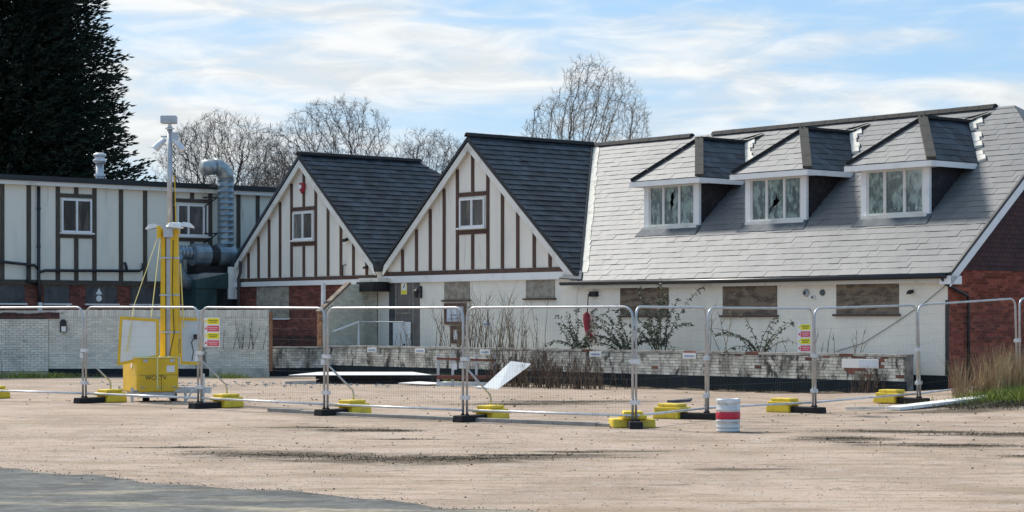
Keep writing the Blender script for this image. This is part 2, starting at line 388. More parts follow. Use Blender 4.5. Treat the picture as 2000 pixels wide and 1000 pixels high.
def scatter(mb, cx, cy, lx, ly, cnt, smin, smax, rot=0.):
    for _ in range(cnt):
        x = random.gauss(0, .45) * lx; y = random.gauss(0, .45) * ly; s = random.uniform(smin, smax)
        X = cx + x * cos(rot) - y * sin(rot); Y = cy + x * sin(rot) + y * cos(rot); z = gz(X, Y)
        q = [Vector((X + s * cos(a + o) * random.uniform(.6, 1.3), Y + s * sin(a + o) * random.uniform(.6, 1.3), z - .004)) for a, o in ((0, 0), (2.1, .2), (4.2, -.2))]
        t = Vector((X, Y, z + s * random.uniform(.35, .8)))
        mb.add(q + [t], [(0, 1, 3), (1, 2, 3), (2, 0, 3)])
mb = MB(); clod = MB()
for (cx, cy, lx, ly, h, rot) in ((-2.9, 27.6, 1.5, .60, .03, -.25), (-1.4, 26.8, 1.2, .75, .04, -.1), (-.6, 27.0, 1.0, .55, .04, .1), (.2, 27.6, .9, .4, .02, .15), (-2.4, 33.8, .85, .50, .035, -.05), (-1.9, 33.6, .55, .16, .03, 0),
        (-3.2, 34.6, .5, .12, .02, 0), (5.1, 31.5, .75, .60, .04, .0), (5.0, 30.4, .5, .12, .025, 0), (6.4, 33.4, 1.3, .55, .03, -.2), (7.9, 32.6, 1.1, .6, .05, -.05), (6.4, 29.7, 1.1, .45, .035, -.08), (6.9, 27.4, .5, .16, .03, 0),
        (7.7, 27.2, .5, .14, .03, 0), (-1.6, 31.3, .45, .08, .02, 0), (-4.6, 29.3, .4, .1, .02, 0), (.1, 44.2, 1.1, .5, .05, .1), (1.4, 45.5, 1.4, .5, .05, 0), (.9, 28.2, .5, .10, .02, 0)):
    dirt(mb, cx, cy, lx * .55, ly * .35, h * .5, 30, rot)
    scatter(clod, cx, cy, lx * 1.1, ly, int(700 * lx * (ly + .2)), .005, .018, rot)
    scatter(clod, cx, cy, lx, ly * .6, int(40 * lx), .012, .035, rot)
tag(mb.obj('dirt', 'soil'), kind='stuff')
scatter(clod, -2, 29, 10, 8, 260, .010, .030); scatter(clod, 5, 38, 8, 8, 200, .012, .04); scatter(clod, -4, 46, 10, 6, 260, .015, .045)
for x_, y_ in EDGE: scatter(clod, x_, y_, .3, .25, 22, .006, .02)
tag(clod.obj('soil_crumbs', 'soil'), kind='stuff')
mb = MB()
scatter(mb, -6.0, 57.5, 6, 3, 260, .02, .07); scatter(mb, 3, 30, 12, 10, 240, .008, .02)
tag(mb.obj('rubble', 'rubble'), kind='stuff')
def pebbles(name, m, n, y0, y1, smin, smax):
    mb = MB(); U = random.uniform
    for _ in range(n):
        y = y0 + (y1 - y0) * random.random() ** .8; x = U(-.28, .28) * y; s = U(smin, smax); z = gz(x, y) - .002; a = U(0, 2.1)
        q = [(x + s * cos(a + k * 2.09) * U(.7, 1.3), y + s * sin(a + k * 2.09) * U(.7, 1.3), z) for k in range(3)]
        mb.add(q + [(x, y, z + s * U(.5, 1.0))], [(0, 1, 3), (1, 2, 3), (2, 0, 3)])
    tag(mb.obj(name, m), kind='stuff')
pebbles('pale_grit', 'grit_pale', 15000, 18, 36, .005, .013); pebbles('dark_grit', 'grit_dark', 9000, 18, 40, .005, .012)

# ------------------------------------------------------------------ bricks and tiles
def brick_list(u0, u1, z0, z1, holes=(), L=.225, Hc=.075, j=.010):
    out = []; k = 0; z = z0
    while z < z1 - .02:
        t = min(z + Hc, z1) - j
        u = u0 - (L / 2 if k % 2 else 0)
        while u < u1 - .02:
            a, b = max(u, u0), min(u + L, u1) - j
            if b - a > .03:
                segs = [(a, b)]
                for (h0, h1, g0, g1) in holes:
                    if t <= g0 or z >= g1: continue
                    ns = []
                    for p, q in segs:
                        if q <= h0 or p >= h1: ns.append((p, q)); continue
                        if p < h0: ns.append((p, h0 - .004))
                        if q > h1: ns.append((h1 + .004, q))
                    segs = ns
                out += [(p, q, z, t) for p, q in segs if q - p > .025]
            u += L
        z += Hc; k += 1
    return out
def bricks_to(mb, bl, mx, proud=.008, dep=.03, var=.006):
    for (p, q, z, t) in bl:
        d = proud + random.uniform(-var, var); e = random.uniform(-.0015, .0015)
        mb.box(p, q, -d, dep, z + e, t + e, mx)
def clip_poly(poly, reg):     # convex clip, 2D, region counter-clockwise
    out = poly
    for i in range(len(reg)):
        (ax, ay), (bx, by) = reg[i], reg[(i + 1) % len(reg)]
        inp, out = out, []
        side = lambda p: (bx - ax) * (p[1] - ay) - (by - ay) * (p[0] - ax)
        for k in range(len(inp)):
            p, q = inp[k], inp[(k + 1) % len(inp)]; sp, sq = side(p), side(q)
            if sp >= 0: out.append(p)
            if (sp >= 0) != (sq >= 0):
                t = sp / (sp - sq); out.append((p[0] + (q[0] - p[0]) * t, p[1] + (q[1] - p[1]) * t))
        if not out: return []
    return out
def tiles(O, U, V, reg, gw=.33, gh=.25, skip=(), th=.010, lift=.011, phase=0.):
    """tile prisms on the plane O + u*U + v*V, clipped to the convex region reg; returns [(verts, faces, centre)]"""
    O, U, V = Vector(O), Vector(U).normalized(), Vector(V).normalized(); Nn = U.cross(V)
    if Nn.z < 0: Nn = -Nn
    us = [p[0] for p in reg]; vs_ = [p[1] for p in reg]; out = []
    k = 0; v = min(vs_)
    while v < max(vs_):
        u = min(us) - gw + (k % 2) * gw / 2 + phase
        while u < max(us):
            q = clip_poly([(u + .0015, v), (u + gw - .0015, v), (u + gw - .0015, v + gh + .03), (u + .0015, v + gh + .03)], reg)
            if len(q) >= 3:
                cu = sum(p[0] for p in q) / len(q); cv = sum(p[1] for p in q) / len(q)
                if not any(s(cu, cv) for s in skip):
                    e = random.uniform(-.004, .004); tw = random.uniform(-.010, .010); lf = lift + random.uniform(-.002, .003)
                    top = []; bot = []
                    for (pu, pv) in q:
                        h = th + e + lf * (1 - (pv - v) / (gh + .03)) + tw * (pu - cu)
                        P = O + U * pu + V * pv
                        top.append(P + Nn * h); bot.append(P + Nn * (h - th - .006))
                    n = len(q)
                    out.append((top + bot, [tuple(range(n))] + [((i + 1) % n, i, i + n, (i + 1) % n + n) for i in range(n)], O + U * cu + V * cv))
            u += gw
        v += gh; k += 1
    return out
def tiles_build(lst, name, m, parent, individual, near=None, stuffname=None):
    """the individual nearest tiles become objects of their own, the rest one joined part"""
    if near is not None: lst = sorted(lst, key=lambda t: (t[2] - near).length)
    for vs, fs, c in lst[:individual]:
        mb = MB(); mb.add([v - c for v in vs], fs); mb.obj(name, m, parent, c)
    rest = lst[individual:]
    if rest:
        mb = MB()
        for vs, fs, c in rest: mb.add(vs, fs)
        tag(mb.obj(stuffname or name, m, parent), kind='stuff')
CAM_L = Vector((0, 0, 1.8)) - CB
CAM_L = Vector((CAM_L.dot(D1), CAM_L.dot(D2), 1.8))     # the camera's place in building coordinates, to sort pieces by distance

TP = .855; SL = 1 / sqrt(1 + TP * TP)                    # roof pitch
def zr(b): return 3.15 + TP * b
def zg(a, ac): return 7.45 - TP * abs(a - ac)

def window(parent, a0, a1, z0, z1, axis='a', off=0., fr=.06, mull=(.5,), m='white', pane='glass_dark', sill=True, out=1, open_right=False):
    """casement: frame (part) > panes, sill (sub-parts). axis 'a': on the front, facing -b; axis 'b': on a face looking along +a"""
    mb = MB(); d0, d1 = off - .055, off + .03
    def bx(m_, u0, u1, e0, e1, w0, w1):
        if axis == 'a': m_.box(u0, u1, e0, e1, w0, w1)
        else: m_.box(-e1, -e0, u0, u1, w0, w1)
    bx(mb, a0, a0 + fr, d0, d1, z0, z1); bx(mb, a1 - fr, a1, d0, d1, z0, z1)
    bx(mb, a0 + fr, a1 - fr, d0, d1, z0, z0 + fr); bx(mb, a0 + fr, a1 - fr, d0, d1, z1 - fr, z1)
    cuts = [a0 + fr]
    for q in mull:
        c = a0 + (a1 - a0) * q; bx(mb, c - fr * .55, c + fr * .55, d0 - .01, d1, z0 + fr, z1 - fr); cuts += [c - fr * .55, c + fr * .55]
    cuts.append(a1 - fr)
    w = mb.obj('window', m, parent)
    for i in range(0, len(cuts), 2):
        pb = MB(); bx(pb, cuts[i], cuts[i + 1], off - .022, off - .012, z0 + fr, z1 - fr); pb.obj('pane', pane, w)
    if sill:
        sb = MB(); bx(sb, a0 - .07, a1 + .07, off - .12, off - .003, z0 - .055, z0 - .003); sb.obj('sill', m, w)
    return w

# ================================================================== gabled building
GB = bthing('gabled_building', 'twin gabled half-timbered building with cream panels, brown studs and slate roofs toned dark as in shade', 'building', 0, 0, 0)
RC, LC, VA = -18.27, -27.52, -22.9       # ridge lines and the valley between them
mb = MB()
mb.prism([(-13.40, 0, 3.1), (RC, 0, 7.30), (VA, 0, 3.36), (VA, 0, 3.1)], (0, .3, 0)); mb.obj('gable_wall', 'render', GB)
mb = MB()
mb.prism([(VA, 0, 3.1), (VA, 0, 3.36), (LC, 0, 7.30), (-32.1, 0, 3.40), (-32.1, 0, 3.1)], (0, .3, 0)); mb.obj('gable_wall', 'render', GB)
# studs and beams: each a piece of its own, 25 mm proud
def stud(a, z0, z1, w=.135): MB().box(a - w / 2, a + w / 2, -.028, .02, z0, z1).obj('timber_stud', 'timber', GB)
def beam(a0, a1, z0, z1): MB().box(a0, a1, -.032, .02, z0, z1).obj('timber_beam', 'timber', GB)
for a in (-21.84, -21.1, -20.38, -19.67, -16.8, -16.08, -15.32, -14.6):
    stud(a, 3.365, zg(a, RC) - .34)
for a in (-30.95, -30.3, -29.62, -28.93, -26.02, -25.27, -24.55, -23.8):
    stud(a, 3.285, zg(a, LC) - .34)
for a, c in ((-19.0, RC), (-17.5, RC), (-28.22, LC), (-26.75, LC)): stud(a, 3.365 if c == RC else 3.285, zg(a, c) - .34)
stud(-18.24, 5.76, zg(-18.3, RC) - .34); stud(-18.24, 3.365, 4.44); stud(-27.47, 5.69, zg(-27.5, LC) - .34); stud(-27.47, 3.285, 4.33)
beam(-18.92, -17.58, 5.62, 5.75); beam(-18.92, -17.58, 4.45, 4.58); beam(-28.14, -26.83, 5.55, 5.68); beam(-28.14, -26.83, 4.34, 4.47)
beam(-22.95, -13.62, 3.225, 3.355); beam(-31.9, -23.25, 3.155, 3.275)
# white fascia under each gable
for a0, a1, z0, z1 in ((-22.75, -13.35, 3.0, 3.215), (-31.95, -23.3, 2.985, 3.145)):
    MB().box(a0, a1, -.11, .02, z0, z1).obj('fascia', 'white', GB)
window(GB, -18.86, -17.63, 4.66, 5.56, 'a', -.01)
window(GB, -28.1, -26.87, 4.55, 5.50, 'a', -.01)
# bargeboards with the slate edge above them
def barge(c, a_end):
    p0 = Vector((a_end, -.19, zg(a_end, c) - .17)); p1 = Vector((c, -.19, zg(c, c) - .17))
    mb = MB(); h = .20
    mb.prism([p0, p1, p1 - Vector((0, 0, h * 1.25)), p0 - Vector((0, 0, h * 1.25))], (0, .035, 0)); mb.obj('bargeboard', 'barge', GB)
    mb = MB(); mb.prism([p0 + Vector((0, .036, -.02)), p1 + Vector((0, .036, -.02)), p1 + Vector((0, .036, -.08)), p0 + Vector((0, .036, -.08))], (0, .30, 0)); mb.obj('soffit', 'barge', GB)
for c, e in ((RC, -13.15), (RC, -22.7), (LC, -23.1), (LC, -31.6)): barge(c, e)
# roofs: a slab each, the two slopes that face the yard tiled piece by piece
def slope_dirs(c, sgn): return Vector((0, 1, 0)), Vector((-sgn * SL, 0, TP * SL))
def slab(pts, name='roof', m='underlay', par=GB, d=(0, 0, -.12)):
    mb = MB(); mb.prism(pts, d); return mb.obj(name, m, par)
e = 5.30
roofR = slab([(RC, -.22, 7.45), (RC, 5.03, 7.45), (RC + 5.03, 0, 7.45 - TP * 5.03), (RC + e, -.22, 7.45 - TP * e)])
slab([(RC, 5.03, 7.45), (RC, -.22, 7.45), (VA, -.22, zg(VA, RC)), (VA, 9.66, zg(VA, RC))], m='shade_slate')
roofL = slab([(LC, -.22, 7.45), (LC, 5.03, 7.45), (VA, 9.66, zg(VA, LC)), (VA, -.22, zg(VA, LC))])
slab([(LC, 5.03, 7.45), (LC, -.22, 7.45), (-32.6, -.22, zg(-32.6, LC)), (-32.6, 10.0, zg(-32.6, LC))], m='shade_slate')
slab([(LC, 5.03, 7.45), (-32.6, 10.0, zg(-32.6, LC)), (VA, 9.66, zg(VA, LC))], m='shade_slate')
# (u along b, v up the slope from the eave)
Lr = e / SL
O = Vector((RC + e, 0, 7.45 - TP * e))
reg = [(-.22, (e - 5.25) / SL), (5.02, Lr - .02), (-.22, Lr - .02)]
tl = tiles(O, (0, 1, 0), (-SL, 0, TP * SL), reg, lift=.026)
ll = VA - LC; Ll = ll / SL
O2 = Vector((VA, 0, zg(VA, LC)))
reg2 = [(-.22, 0), (9.66, 0), (5.03, Ll - .02), (-.22, Ll - .02)]
seen = lambda u, v: (u > 5.8)            # behind the front gable
tl2 = tiles(O2, (0, 1, 0), (-SL, 0, TP * SL), reg2, lift=.026)
tl2a = [t for t in tl2 if t[2].y < 4.6]; tl2b = [t for t in tl2 if t[2].y >= 4.6]
tiles_build(tl, 'slate', 'shade_slate', roofR, 200, CAM_L, 'slates')
tiles_build(tl2a, 'slate', 'shade_slate', roofL, 100, Vector((-26.2, -.3, 7)), 'slates')
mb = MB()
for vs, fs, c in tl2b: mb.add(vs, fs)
tag(mb.obj('slates', 'shade_slate', roofL), kind='stuff')
def ridge_run(p, q, par, m='ridge', seg=.45, w=.13, h=.05, gaps=()):
    p, q = Vector(p), Vector(q); n = max(1, round((q - p).length / seg)); d = (q - p) / n; s = d.normalized()
    x = s.cross(Vector((0, 0, 1))).normalized(); up = x.cross(s)
    for i in range(n):
        if i in gaps: continue
        mb = MB(); a = d * .0; b = d * .97
        prof = [(-w, -.07), (-w * .6, h * .55), (0, h), (w * .6, h * .55), (w, -.07), (w * .8, -.08), (0, h - .05), (-w * .8, -.08)]
        A = [x * u + up * (v + .006 * random.random()) for u, v in prof]
        mb.prism([a + v for v in A], b); o = mb.obj('ridge_tile', m, par, p + d * i)
ridge_run((RC, -.23, 7.53), (RC, 5.0, 7.53), GB); ridge_run((LC, -.23, 7.53), (LC, 5.05, 7.53), GB)
# lead trough and hopper closing the valley between the gables
mb = MB(); mb.prism([(VA - .33, -.21, zg(VA, RC) + .22), (VA + .33, -.21, zg(VA, RC) + .22), (VA + .22, -.21, zg(VA, RC) - .12), (VA - .22, -.21, zg(VA, RC) - .12)], (0, .4, 0))
mb.box(VA - .45, VA + .45, -.75, -.10, 2.72, 3.03); mb.obj('valley_hopper', 'gutter', GB)
MB().box(VA - .5, VA + .55, -.62, -.02, 3.035, 3.16).obj('hopper_lining', 'mortar_white', GB)
# ground floor: white painted brick under the front gable, red brick under the far one
door = (-22.56, -20.94, .9, 3.0); hw1 = (-19.66, -18.39, 2.43, 2.99); hw2 = (-15.7, -14.39, 2.45, 2.99)
MB().box(-23.2, -13.42, .0032, .3, 0, 3.1).obj('wall_core', 'paint_mortar', GB)
mb = MB(); bricks_to(mb, brick_list(-23.1, -13.42, .6, 3.0, (door, hw1, hw2), j=.006), None, .0008, .03, .0006)
tag(mb.obj('painted_bricks', 'painted_brick', GB), kind='stuff')
MB().box(-32.1, -23.2, .012, .3, 0, 3.1).obj('wall_core', 'mortar', GB)
lw = (-30.42, -28.38, 1.87, 2.97)
bl = brick_list(-31.9, -23.25, .75, 2.985, (lw,)); up = [b for b in bl if b[2] > 1.2]; lo_ = [b for b in bl if b[2] <= 1.2]
mb = MB(); bricks_to(mb, up, None); tag(mb.obj('red_bricks', 'red_brick', GB), kind='stuff')
mb = MB(); bricks_to(mb, lo_, None); tag(mb.obj('stained_bricks', 'dark_brick', GB), kind='stuff')
def boarded(par, a0, a1, z0, z1, m, sheets=2, sill='timber', axis='a', off=0.):
    """a boarded-up window: plywood sheets with a sill under them"""
    w = (a1 - a0) / sheets
    root = None
    for i in range(sheets):
        b_ = MB(); t = random.uniform(0, .006)
        if axis == 'a': b_.box(a0 + w * i + .004, a0 + w * (i + 1) - .004, off - .018 - t, off + .02, z0 + .01, z1 - .01)
        else: b_.box(off - .02, off + .018 + t, a0 + w * i + .004, a0 + w * (i + 1) - .004, z0 + .01, z1 - .01)
        o = b_.obj('plywood_board', m, par)
    if sill:
        b_ = MB()
        if axis == 'a': b_.box(a0 - .06, a1 + .06, off - .10, off + .02, z0 - .055, z0 - .002)
        else: b_.box(off - .02, off + .10, a0 - .06, a1 + .06, z0 - .055, z0 - .002)
        b_.obj('sill', sill, par)
boarded(GB, *hw1, 'ply_pale', 1); boarded(GB, *hw2, 'ply_pale', 1); boarded(GB, *lw, 'ply_pale', 2, 'white')
# door: dark frame, boarded leaf
MB().box(-22.56, -22.18, -.022, .03, .9, 2.99).obj('door_board', 'ply_dark', GB)
MB().box(-22.17, -21.25, -.026, .03, .9, 2.99).obj('door_board', 'door_grey', GB)
MB().box(-21.24, -20.94, -.020, .03, .9, 2.99).obj('door_board', 'door_grey', GB)
for a in (-22.175, -21.245): MB().box(a - .02, a + .02, -.045, -.005, .9, 2.98).obj('door_batten', 'ply_pale', GB)
MB().box(-22.16, -21.26, -.042, -.006, 2.0, 2.04).obj('door_batten', 'ply_pale', GB)

# ================================================================== dormer wing
DW = bthing('dormer_wing', 'long white painted brick wing with slate roof toned pale as sunlit and three hipped dormers', 'building', 0, 0, 0)
w3 = (-11.56, -9.61, 1.93, 2.84); w4 = (-7.52, -5.55, 1.93, 2.84); w5 = (-3.51, -1.49, 1.95, 2.84)
MB().box(-13.40, 0, .0032, 10.0, 0, 3.0).obj('wall_core', 'paint_mortar', DW)
mb = MB(); bricks_to(mb, brick_list(-13.40, 0, .46, 2.98, (w3, w4, w5), j=.006), None, .0008, .03, .0006)
tag(mb.obj('painted_bricks', 'painted_brick', DW), kind='stuff')
for w in (w3, w4, w5): boarded(DW, *w, 'ply', 2, 'timber')
MB().box(-13.40, .01, -.02, .03, 0, .455).obj('plinth', 'plinth', DW)
# red brick end wall with tile hanging above
HB = 3.02
RH, HZ = 3.35, zr(3.35)
mb = MB(); mb.prism([(.0, 0.005, 2.95), (.0, 10.06, 2.95), (.0, 10.06, 3.15), (0, 10.06 - RH, HZ), (0, RH, HZ), (.0, 0.005, 3.15)], (-.25, 0, 0)); mb.obj('end_gable', 'mortar', DW)
mxe = Matrix(((0, -1, 0, 0), (1, 0, 0, 0), (0, 0, 1, 0), (0, 0, 0, 1)))      # u -> b, out of the wall -> +a
bl = brick_list(.02, 10.1, .12, HB)
bl.sort(key=lambda q: q[0])
white_ret = [q for q in bl if q[1] < .10]
bl_ind = [q for q in bl if q[0] < 2.3][:300]; idset = set(bl_ind)
end_wall = MB().box(-.02, .004, .02, 10.1, .10, HB).obj('end_wall', 'mortar', DW)
for (p, q, z, t) in bl_ind:
    m_ = MB(); d = random.uniform(.004, .014); m_.box(-.0, d, -(q - p) / 2, (q - p) / 2, -(t - z) / 2, (t - z) / 2)
    m_.obj('brick', 'end_brick', end_wall, (.004, (p + q) / 2, (z + t) / 2))
mb = MB(); bricks_to(mb, [q for q in bl if q not in idset], mxe, .014, .0, .004); tag(mb.obj('bricks', 'end_brick', end_wall), kind='stuff')
# hung tiles
reg = [(0.1, 0), (10.1, 0), (10.06 - RH, HZ - HB), (RH, HZ - HB)]
tl = []
k = 0; v = 0.
mb = MB()
while v < HZ - HB:
    u = 0.05 + (k % 2) * .09
    while u < 10.1:
        q = clip_poly([(u, v), (u + .172, v), (u + .172, v + .13), (u, v + .13)], reg)
        if len(q) >= 3:
            P = [Vector((.035 - .02 * (b_ - v) / .13 + random.uniform(0, .004), a_, HB + b_)) for a_, b_ in q]
            mb.prism(P, (-.03, 0, 0))
        u += .18
    v += .115; k += 1
tag(mb.obj('hung_tiles', 'hung_tile', DW), kind='stuff')
# roof
EV = -.27
reg_a = [(-13.24 + EV * -1 - .27, EV), (.32, EV), (.32, RH), (-1.75, 5.03), (-18.27, 5.03)]
slab([( -13.24, 0, zr(0) - .004), (-12.97, EV, zr(EV)), (.32, EV, zr(EV)), (.32, RH, zr(RH)), (-1.75, 5.03, zr(5.03)), (-18.27, 5.03, zr(5.03))], par=DW, name='roof_slab')
roofW = DW.children[-1] if False else [o for o in COL.objects if o.name == 'roof_slab'][0]; roofW.name = 'roof'
def zb(b): return zr(5.03) - TP * (b - 5.03)
slab([(-18.27, 5.03, zr(5.03)), (-1.75, 5.03, zr(5.03)), (.32, 10.06 - RH, zr(RH)), (.32, 10.5, zb(10.5)), (-23.1, 10.5, zb(10.5)), (-23.1, 9.66, zb(9.66))], par=DW, m='slate')
slab([(.32, RH, zr(RH)), (.32, 10.06 - RH, zr(RH)), (-1.75, 5.03, zr(5.03))], par=DW, m='slate')
DC = (-11.02, -6.98, -2.85)                     # dormer centres
DH, DB, DZ0, DZ1 = 1.12, 1.50, 4.44, 5.70       # half width, face plane, sill and eave heights
OV = 1.40                                       # eave half width
def in_dormer(u, v):
    a = u; b = EV + v * SL
    return any(abs(a - c) < DH - .12 and b > DB + .1 and b < 3.0 or (abs(a - c) < OV - (b - 3.1) - .2 and b >= 3.0 and b < 4.5) for c in DC)
O = Vector((0, EV, zr(EV))); Vd = Vector((0, SL, TP * SL))
regw = [(p[0], (p[1] - EV) / SL) for p in ((-12.97, EV), (.32, EV), (.32, RH), (-1.75, 5.01), (-18.27, 5.01), (-13.24, 0))]
wing_tiles = tiles(O, (1, 0, 0), Vd, [regw[0], regw[1], regw[2], regw[3], regw[4]], .32, .236, (in_dormer,))
tiles_build(wing_tiles, 'slate', 'slate', roofW, 150, CAM_L, 'slates')
nr = round(16.6 / .45)
ridge_run((-18.27, 5.03, zr(5.03) + .03), (-2.35, 5.03, zr(5.03) + .03), DW, gaps=(10, 11), w=.14, h=.06)
# verge: bargeboard and dark slate edge on the near end
mb = MB(); p0, p1 = Vector((.335, EV - .03, zr(EV) - .06)), Vector((.335, RH, zr(RH) - .06))
mb.prism([p0, p1, p1 - Vector((0, 0, .26)), p0 - Vector((0, 0, .26))], (-.03, 0, 0)); mb.obj('bargeboard', 'white', DW)
mb = MB(); mb.prism([p0 + Vector((.012, 0, .09)), p1 + Vector((.012, 0, .09)), p1 + Vector((.012, 0, .0)), p0 + Vector((.012, 0, 0))], (-.07, 0, 0)); mb.obj('verge_strip', 'gutter', DW)
MB().box(.0, .335, EV - .04, .12, 2.66, 2.86).obj('barge_foot', 'white', DW)
# gutter, fascia
mb = MB(); mb.tube([(-13.75, EV - .07, zr(EV) - .055), (-7, EV - .07, zr(EV) - .075), (.22, EV - .07, zr(EV) - .06)], .066, 10); mb.obj('gutter', 'gutter', DW, smooth=True)
MB().box(-13.38, .30, -.20, -.17, 2.70, 2.88).obj('fascia', 'barge', DW)
MB().box(-13.38, .0, -.168, .0, 2.845, 2.87).obj('soffit', 'barge', DW)
mb = MB(); mb.tube([(.10, EV - .07, 2.80), (.12, -.2, 2.66), (.14, .18, 2.52), (.13, .62, 2.38), (.10, .68, 2.2), (.10, .68, .35)], .04, 8); mb.obj('downpipe', 'black_pipe', DW, smooth=True)
MB().box(-.03, .06, -.05, -.012, .46, 2.28).obj('corner_strip', 'gutter', DW)
# pale mortared valley between the wing and the front gable
mb = MB(); n = 26
for i in range(n):
    t0, t1 = i / n, (i + 1) / n
    def vp(t, o): return Vector((-13.24 - 5.0 * t + o, 5.0 * t, zr(5.0 * t) + .03 + .02 * random.random()))
    w0, w1 = .16 + random.uniform(-.04, .05), .16 + random.uniform(-.04, .05)
    q = [vp(t0, .02), vp(t0, .02 + w0 + .1), vp(t1, .02 + w1 + .1), vp(t1, .02)]
    mb.prism(q, (0, 0, -.05))
mb.obj('valley_mortar', 'mortar_white', DW)
mb = MB(); mb.prism([(-13.28, 0.02, 3.2), (-18.27, 5.0, 7.45), (-18.35, 5.0, 7.51), (-13.36, 0.02, 3.26)], (.06, -.03, .02)); mb.obj('valley_lead', 'gutter', DW)
mb = MB(); mb.prism([(-13.85, -.32, 3.0), (-12.9, -.30, 2.95), (-13.2, .0, 3.2), (-13.6, .05, 3.3)], (0, 0, .03)); mb.obj('valley_apron', 'lead', DW)

def torn_pane(parent, a0, a1, b, z0, z1, hole, m):
    """a pane with a real hole broken through it"""
    bm = bmesh.new()
    o = [bm.verts.new((a, b, z)) for a, z in ((a0, z0), (a1, z0), (a1, z1), (a0, z1))]
    h = [bm.verts.new((a0 + (a1 - a0) * u, b, z0 + (z1 - z0) * v)) for u, v in hole]
    es = [bm.edges.new((o[i], o[(i + 1) % 4])) for i in range(4)] + [bm.edges.new((h[i], h[(i + 1) % len(h)])) for i in range(len(h))]
    bmesh.ops.triangle_fill(bm, use_beauty=True, use_dissolve=False, edges=es)
    r = bmesh.ops.extrude_face_region(bm, geom=bm.faces[:])
    bmesh.ops.translate(bm, vec=(0, .006, 0), verts=[g for g in r['geom'] if isinstance(g, bmesh.types.BMVert)])
    bmesh.ops.recalc_face_normals(bm, faces=bm.faces)
    me = bpy.data.meshes.new('pane'); bm.to_mesh(me); bm.free(); me.materials.append(M[m])
    return place(me, 'pane', parent)
HOLES = {0: (1, [(.47, .34), (.53, .46), (.64, .52), (.57, .60), (.66, .72), (.62, .78), (.76, .95), (.55, .83), (.50, .86), (.40, .72), (.44, .66), (.33, .58), (.43, .50)]),
         1: (1, [(.02, .12), (.16, .20), (.24, .30), (.44, .33), (.63, .40), (.86, .52), (.66, .47), (.74, .58), (.58, .50), (.55, .64), (.45, .50), (.30, .46), (.33, .38), (.12, .28)])}
def dormer(ci, c):
    D = bpy.data.objects.new('dormer', None); COL.objects.link(D); D.parent = DW
    D['label'] = ('dormer with a jagged hole in its middle pane, nearest the front gable', 'middle dormer with a slanting hole in its glass', 'dormer nearest the brick end wall with unbroken panes')[ci]
    ez = DZ1 + .11
    # cheeks, hung with near-black tiles
    for sgn in (-1, 1):
        mb = MB(); x = c + sgn * (DH - .02)
        bb = (DZ1 - 3.15) / TP
        mb.prism([(x, DB + .02, zr(DB) + .02), (x, DB + .02, DZ1 + .02), (x, bb, DZ1 + .02)], (-sgn * .05, 0, 0)); mb.obj('cheek', 'black_hang', D)
        if sgn == 1:
            mb = MB(); z = zr(DB) + .02; k = 0
            while z < DZ1:
                bmax = (z - 3.15) / TP; u = DB + .03 + (k % 2) * .08
                while u < bmax:
                    mb.box(x, x + .016 + random.uniform(0, .004), u, min(u + .16, bmax), z, z + .11); u += .168
                z += .112; k += 1
            tag(mb.obj('cheek_tiles', 'black_hang', D), kind='stuff')
    # corner posts and window
    for sgn in (-1, 1): MB().box(min(c + sgn * DH, c + sgn * (DH - .19)), max(c + sgn * DH, c + sgn * (DH - .19)), DB - .03, DB + .06, DZ0 + .02, DZ1 - .0).obj('corner_board', 'white', D)
    a0, a1 = c - DH + .195, c + DH - .195; z0, z1 = DZ0 + .06, DZ1 - .03; fr = .055
    mb = MB(); b0, b1 = DB - .012, DB + .05
    w = (a1 - a0) / 3; cols = [a0, a0 + w * .95, a0 + 2 * w * 1.0, a1]
    mb.box(a0, a1, b0, b1, z0, z0 + fr); mb.box(a0, a1, b0, b1, z1 - fr, z1)
    cuts = []
    for i, q in enumerate(cols):
        lo, hi = (q, q + fr) if i == 0 else ((q - fr, q) if i == 3 else (q - fr * .8, q + fr * .8))
        mb.box(lo, hi, b0 - .004 * (i in (1, 2)), b1, z0 + fr, z1 - fr); cuts += [lo, hi]
    wnd = mb.obj('window', 'barge', D)
    for i in range(3):
        p, q = cuts[2 * i + 1], cuts[2 * i + 2]
        if ci in HOLES and HOLES[ci][0] == i: torn_pane(wnd, p, q, DB + .02, z0 + fr, z1 - fr, HOLES[ci][1], 'film_reflections')
        else: MB().box(p, q, DB + .02, DB + .026, z0 + fr, z1 - fr).obj('pane', 'film_reflections', wnd)
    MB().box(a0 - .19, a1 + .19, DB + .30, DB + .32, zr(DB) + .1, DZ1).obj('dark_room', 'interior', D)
    MB().box(c - DH + .05, c + DH - .05, DB - .10, DB + .05, DZ0 - .035, DZ0 + .055).obj('sill', 'barge', D)
    mb = MB(); mb.prism([(c - DH - .05, DB - .03, zr(DB) + .05), (c + DH + .05, DB - .03, zr(DB) + .05), (c + DH + .12, DB - .30, zr(DB - .30) + .045), (c - DH - .12, DB - .30, zr(DB - .30) + .045)], (0, 0, -.02)); mb.obj('apron_flashing', 'lead', D)
    # hipped roof
    EB, pk = DB - .30, Vector((c, 2.60, 7.03)); rk = Vector((c, (7.03 - 3.15) / TP, 7.03)); be = (ez - 3.15) / TP
    fl, fr_, bl_, br_ = Vector((c - OV, EB, ez)), Vector((c + OV, EB, ez)), Vector((c - OV, be, ez)), Vector((c + OV, be, ez))
    mb = MB(); mb.add([fl, fr_, pk, rk, bl_, br_, fl - Vector((0, 0, .05)), fr_ - Vector((0, 0, .05)), br_ - Vector((0, 0, .05)), bl_ - Vector((0, 0, .05))],
                      [(0, 1, 2), (1, 5, 3, 2), (4, 0, 2, 3), (0, 6, 7, 1), (1, 7, 8, 5), (4, 9, 6, 0), (6, 9, 8, 7)])
    rf = mb.obj('roof', 'underlay', D)
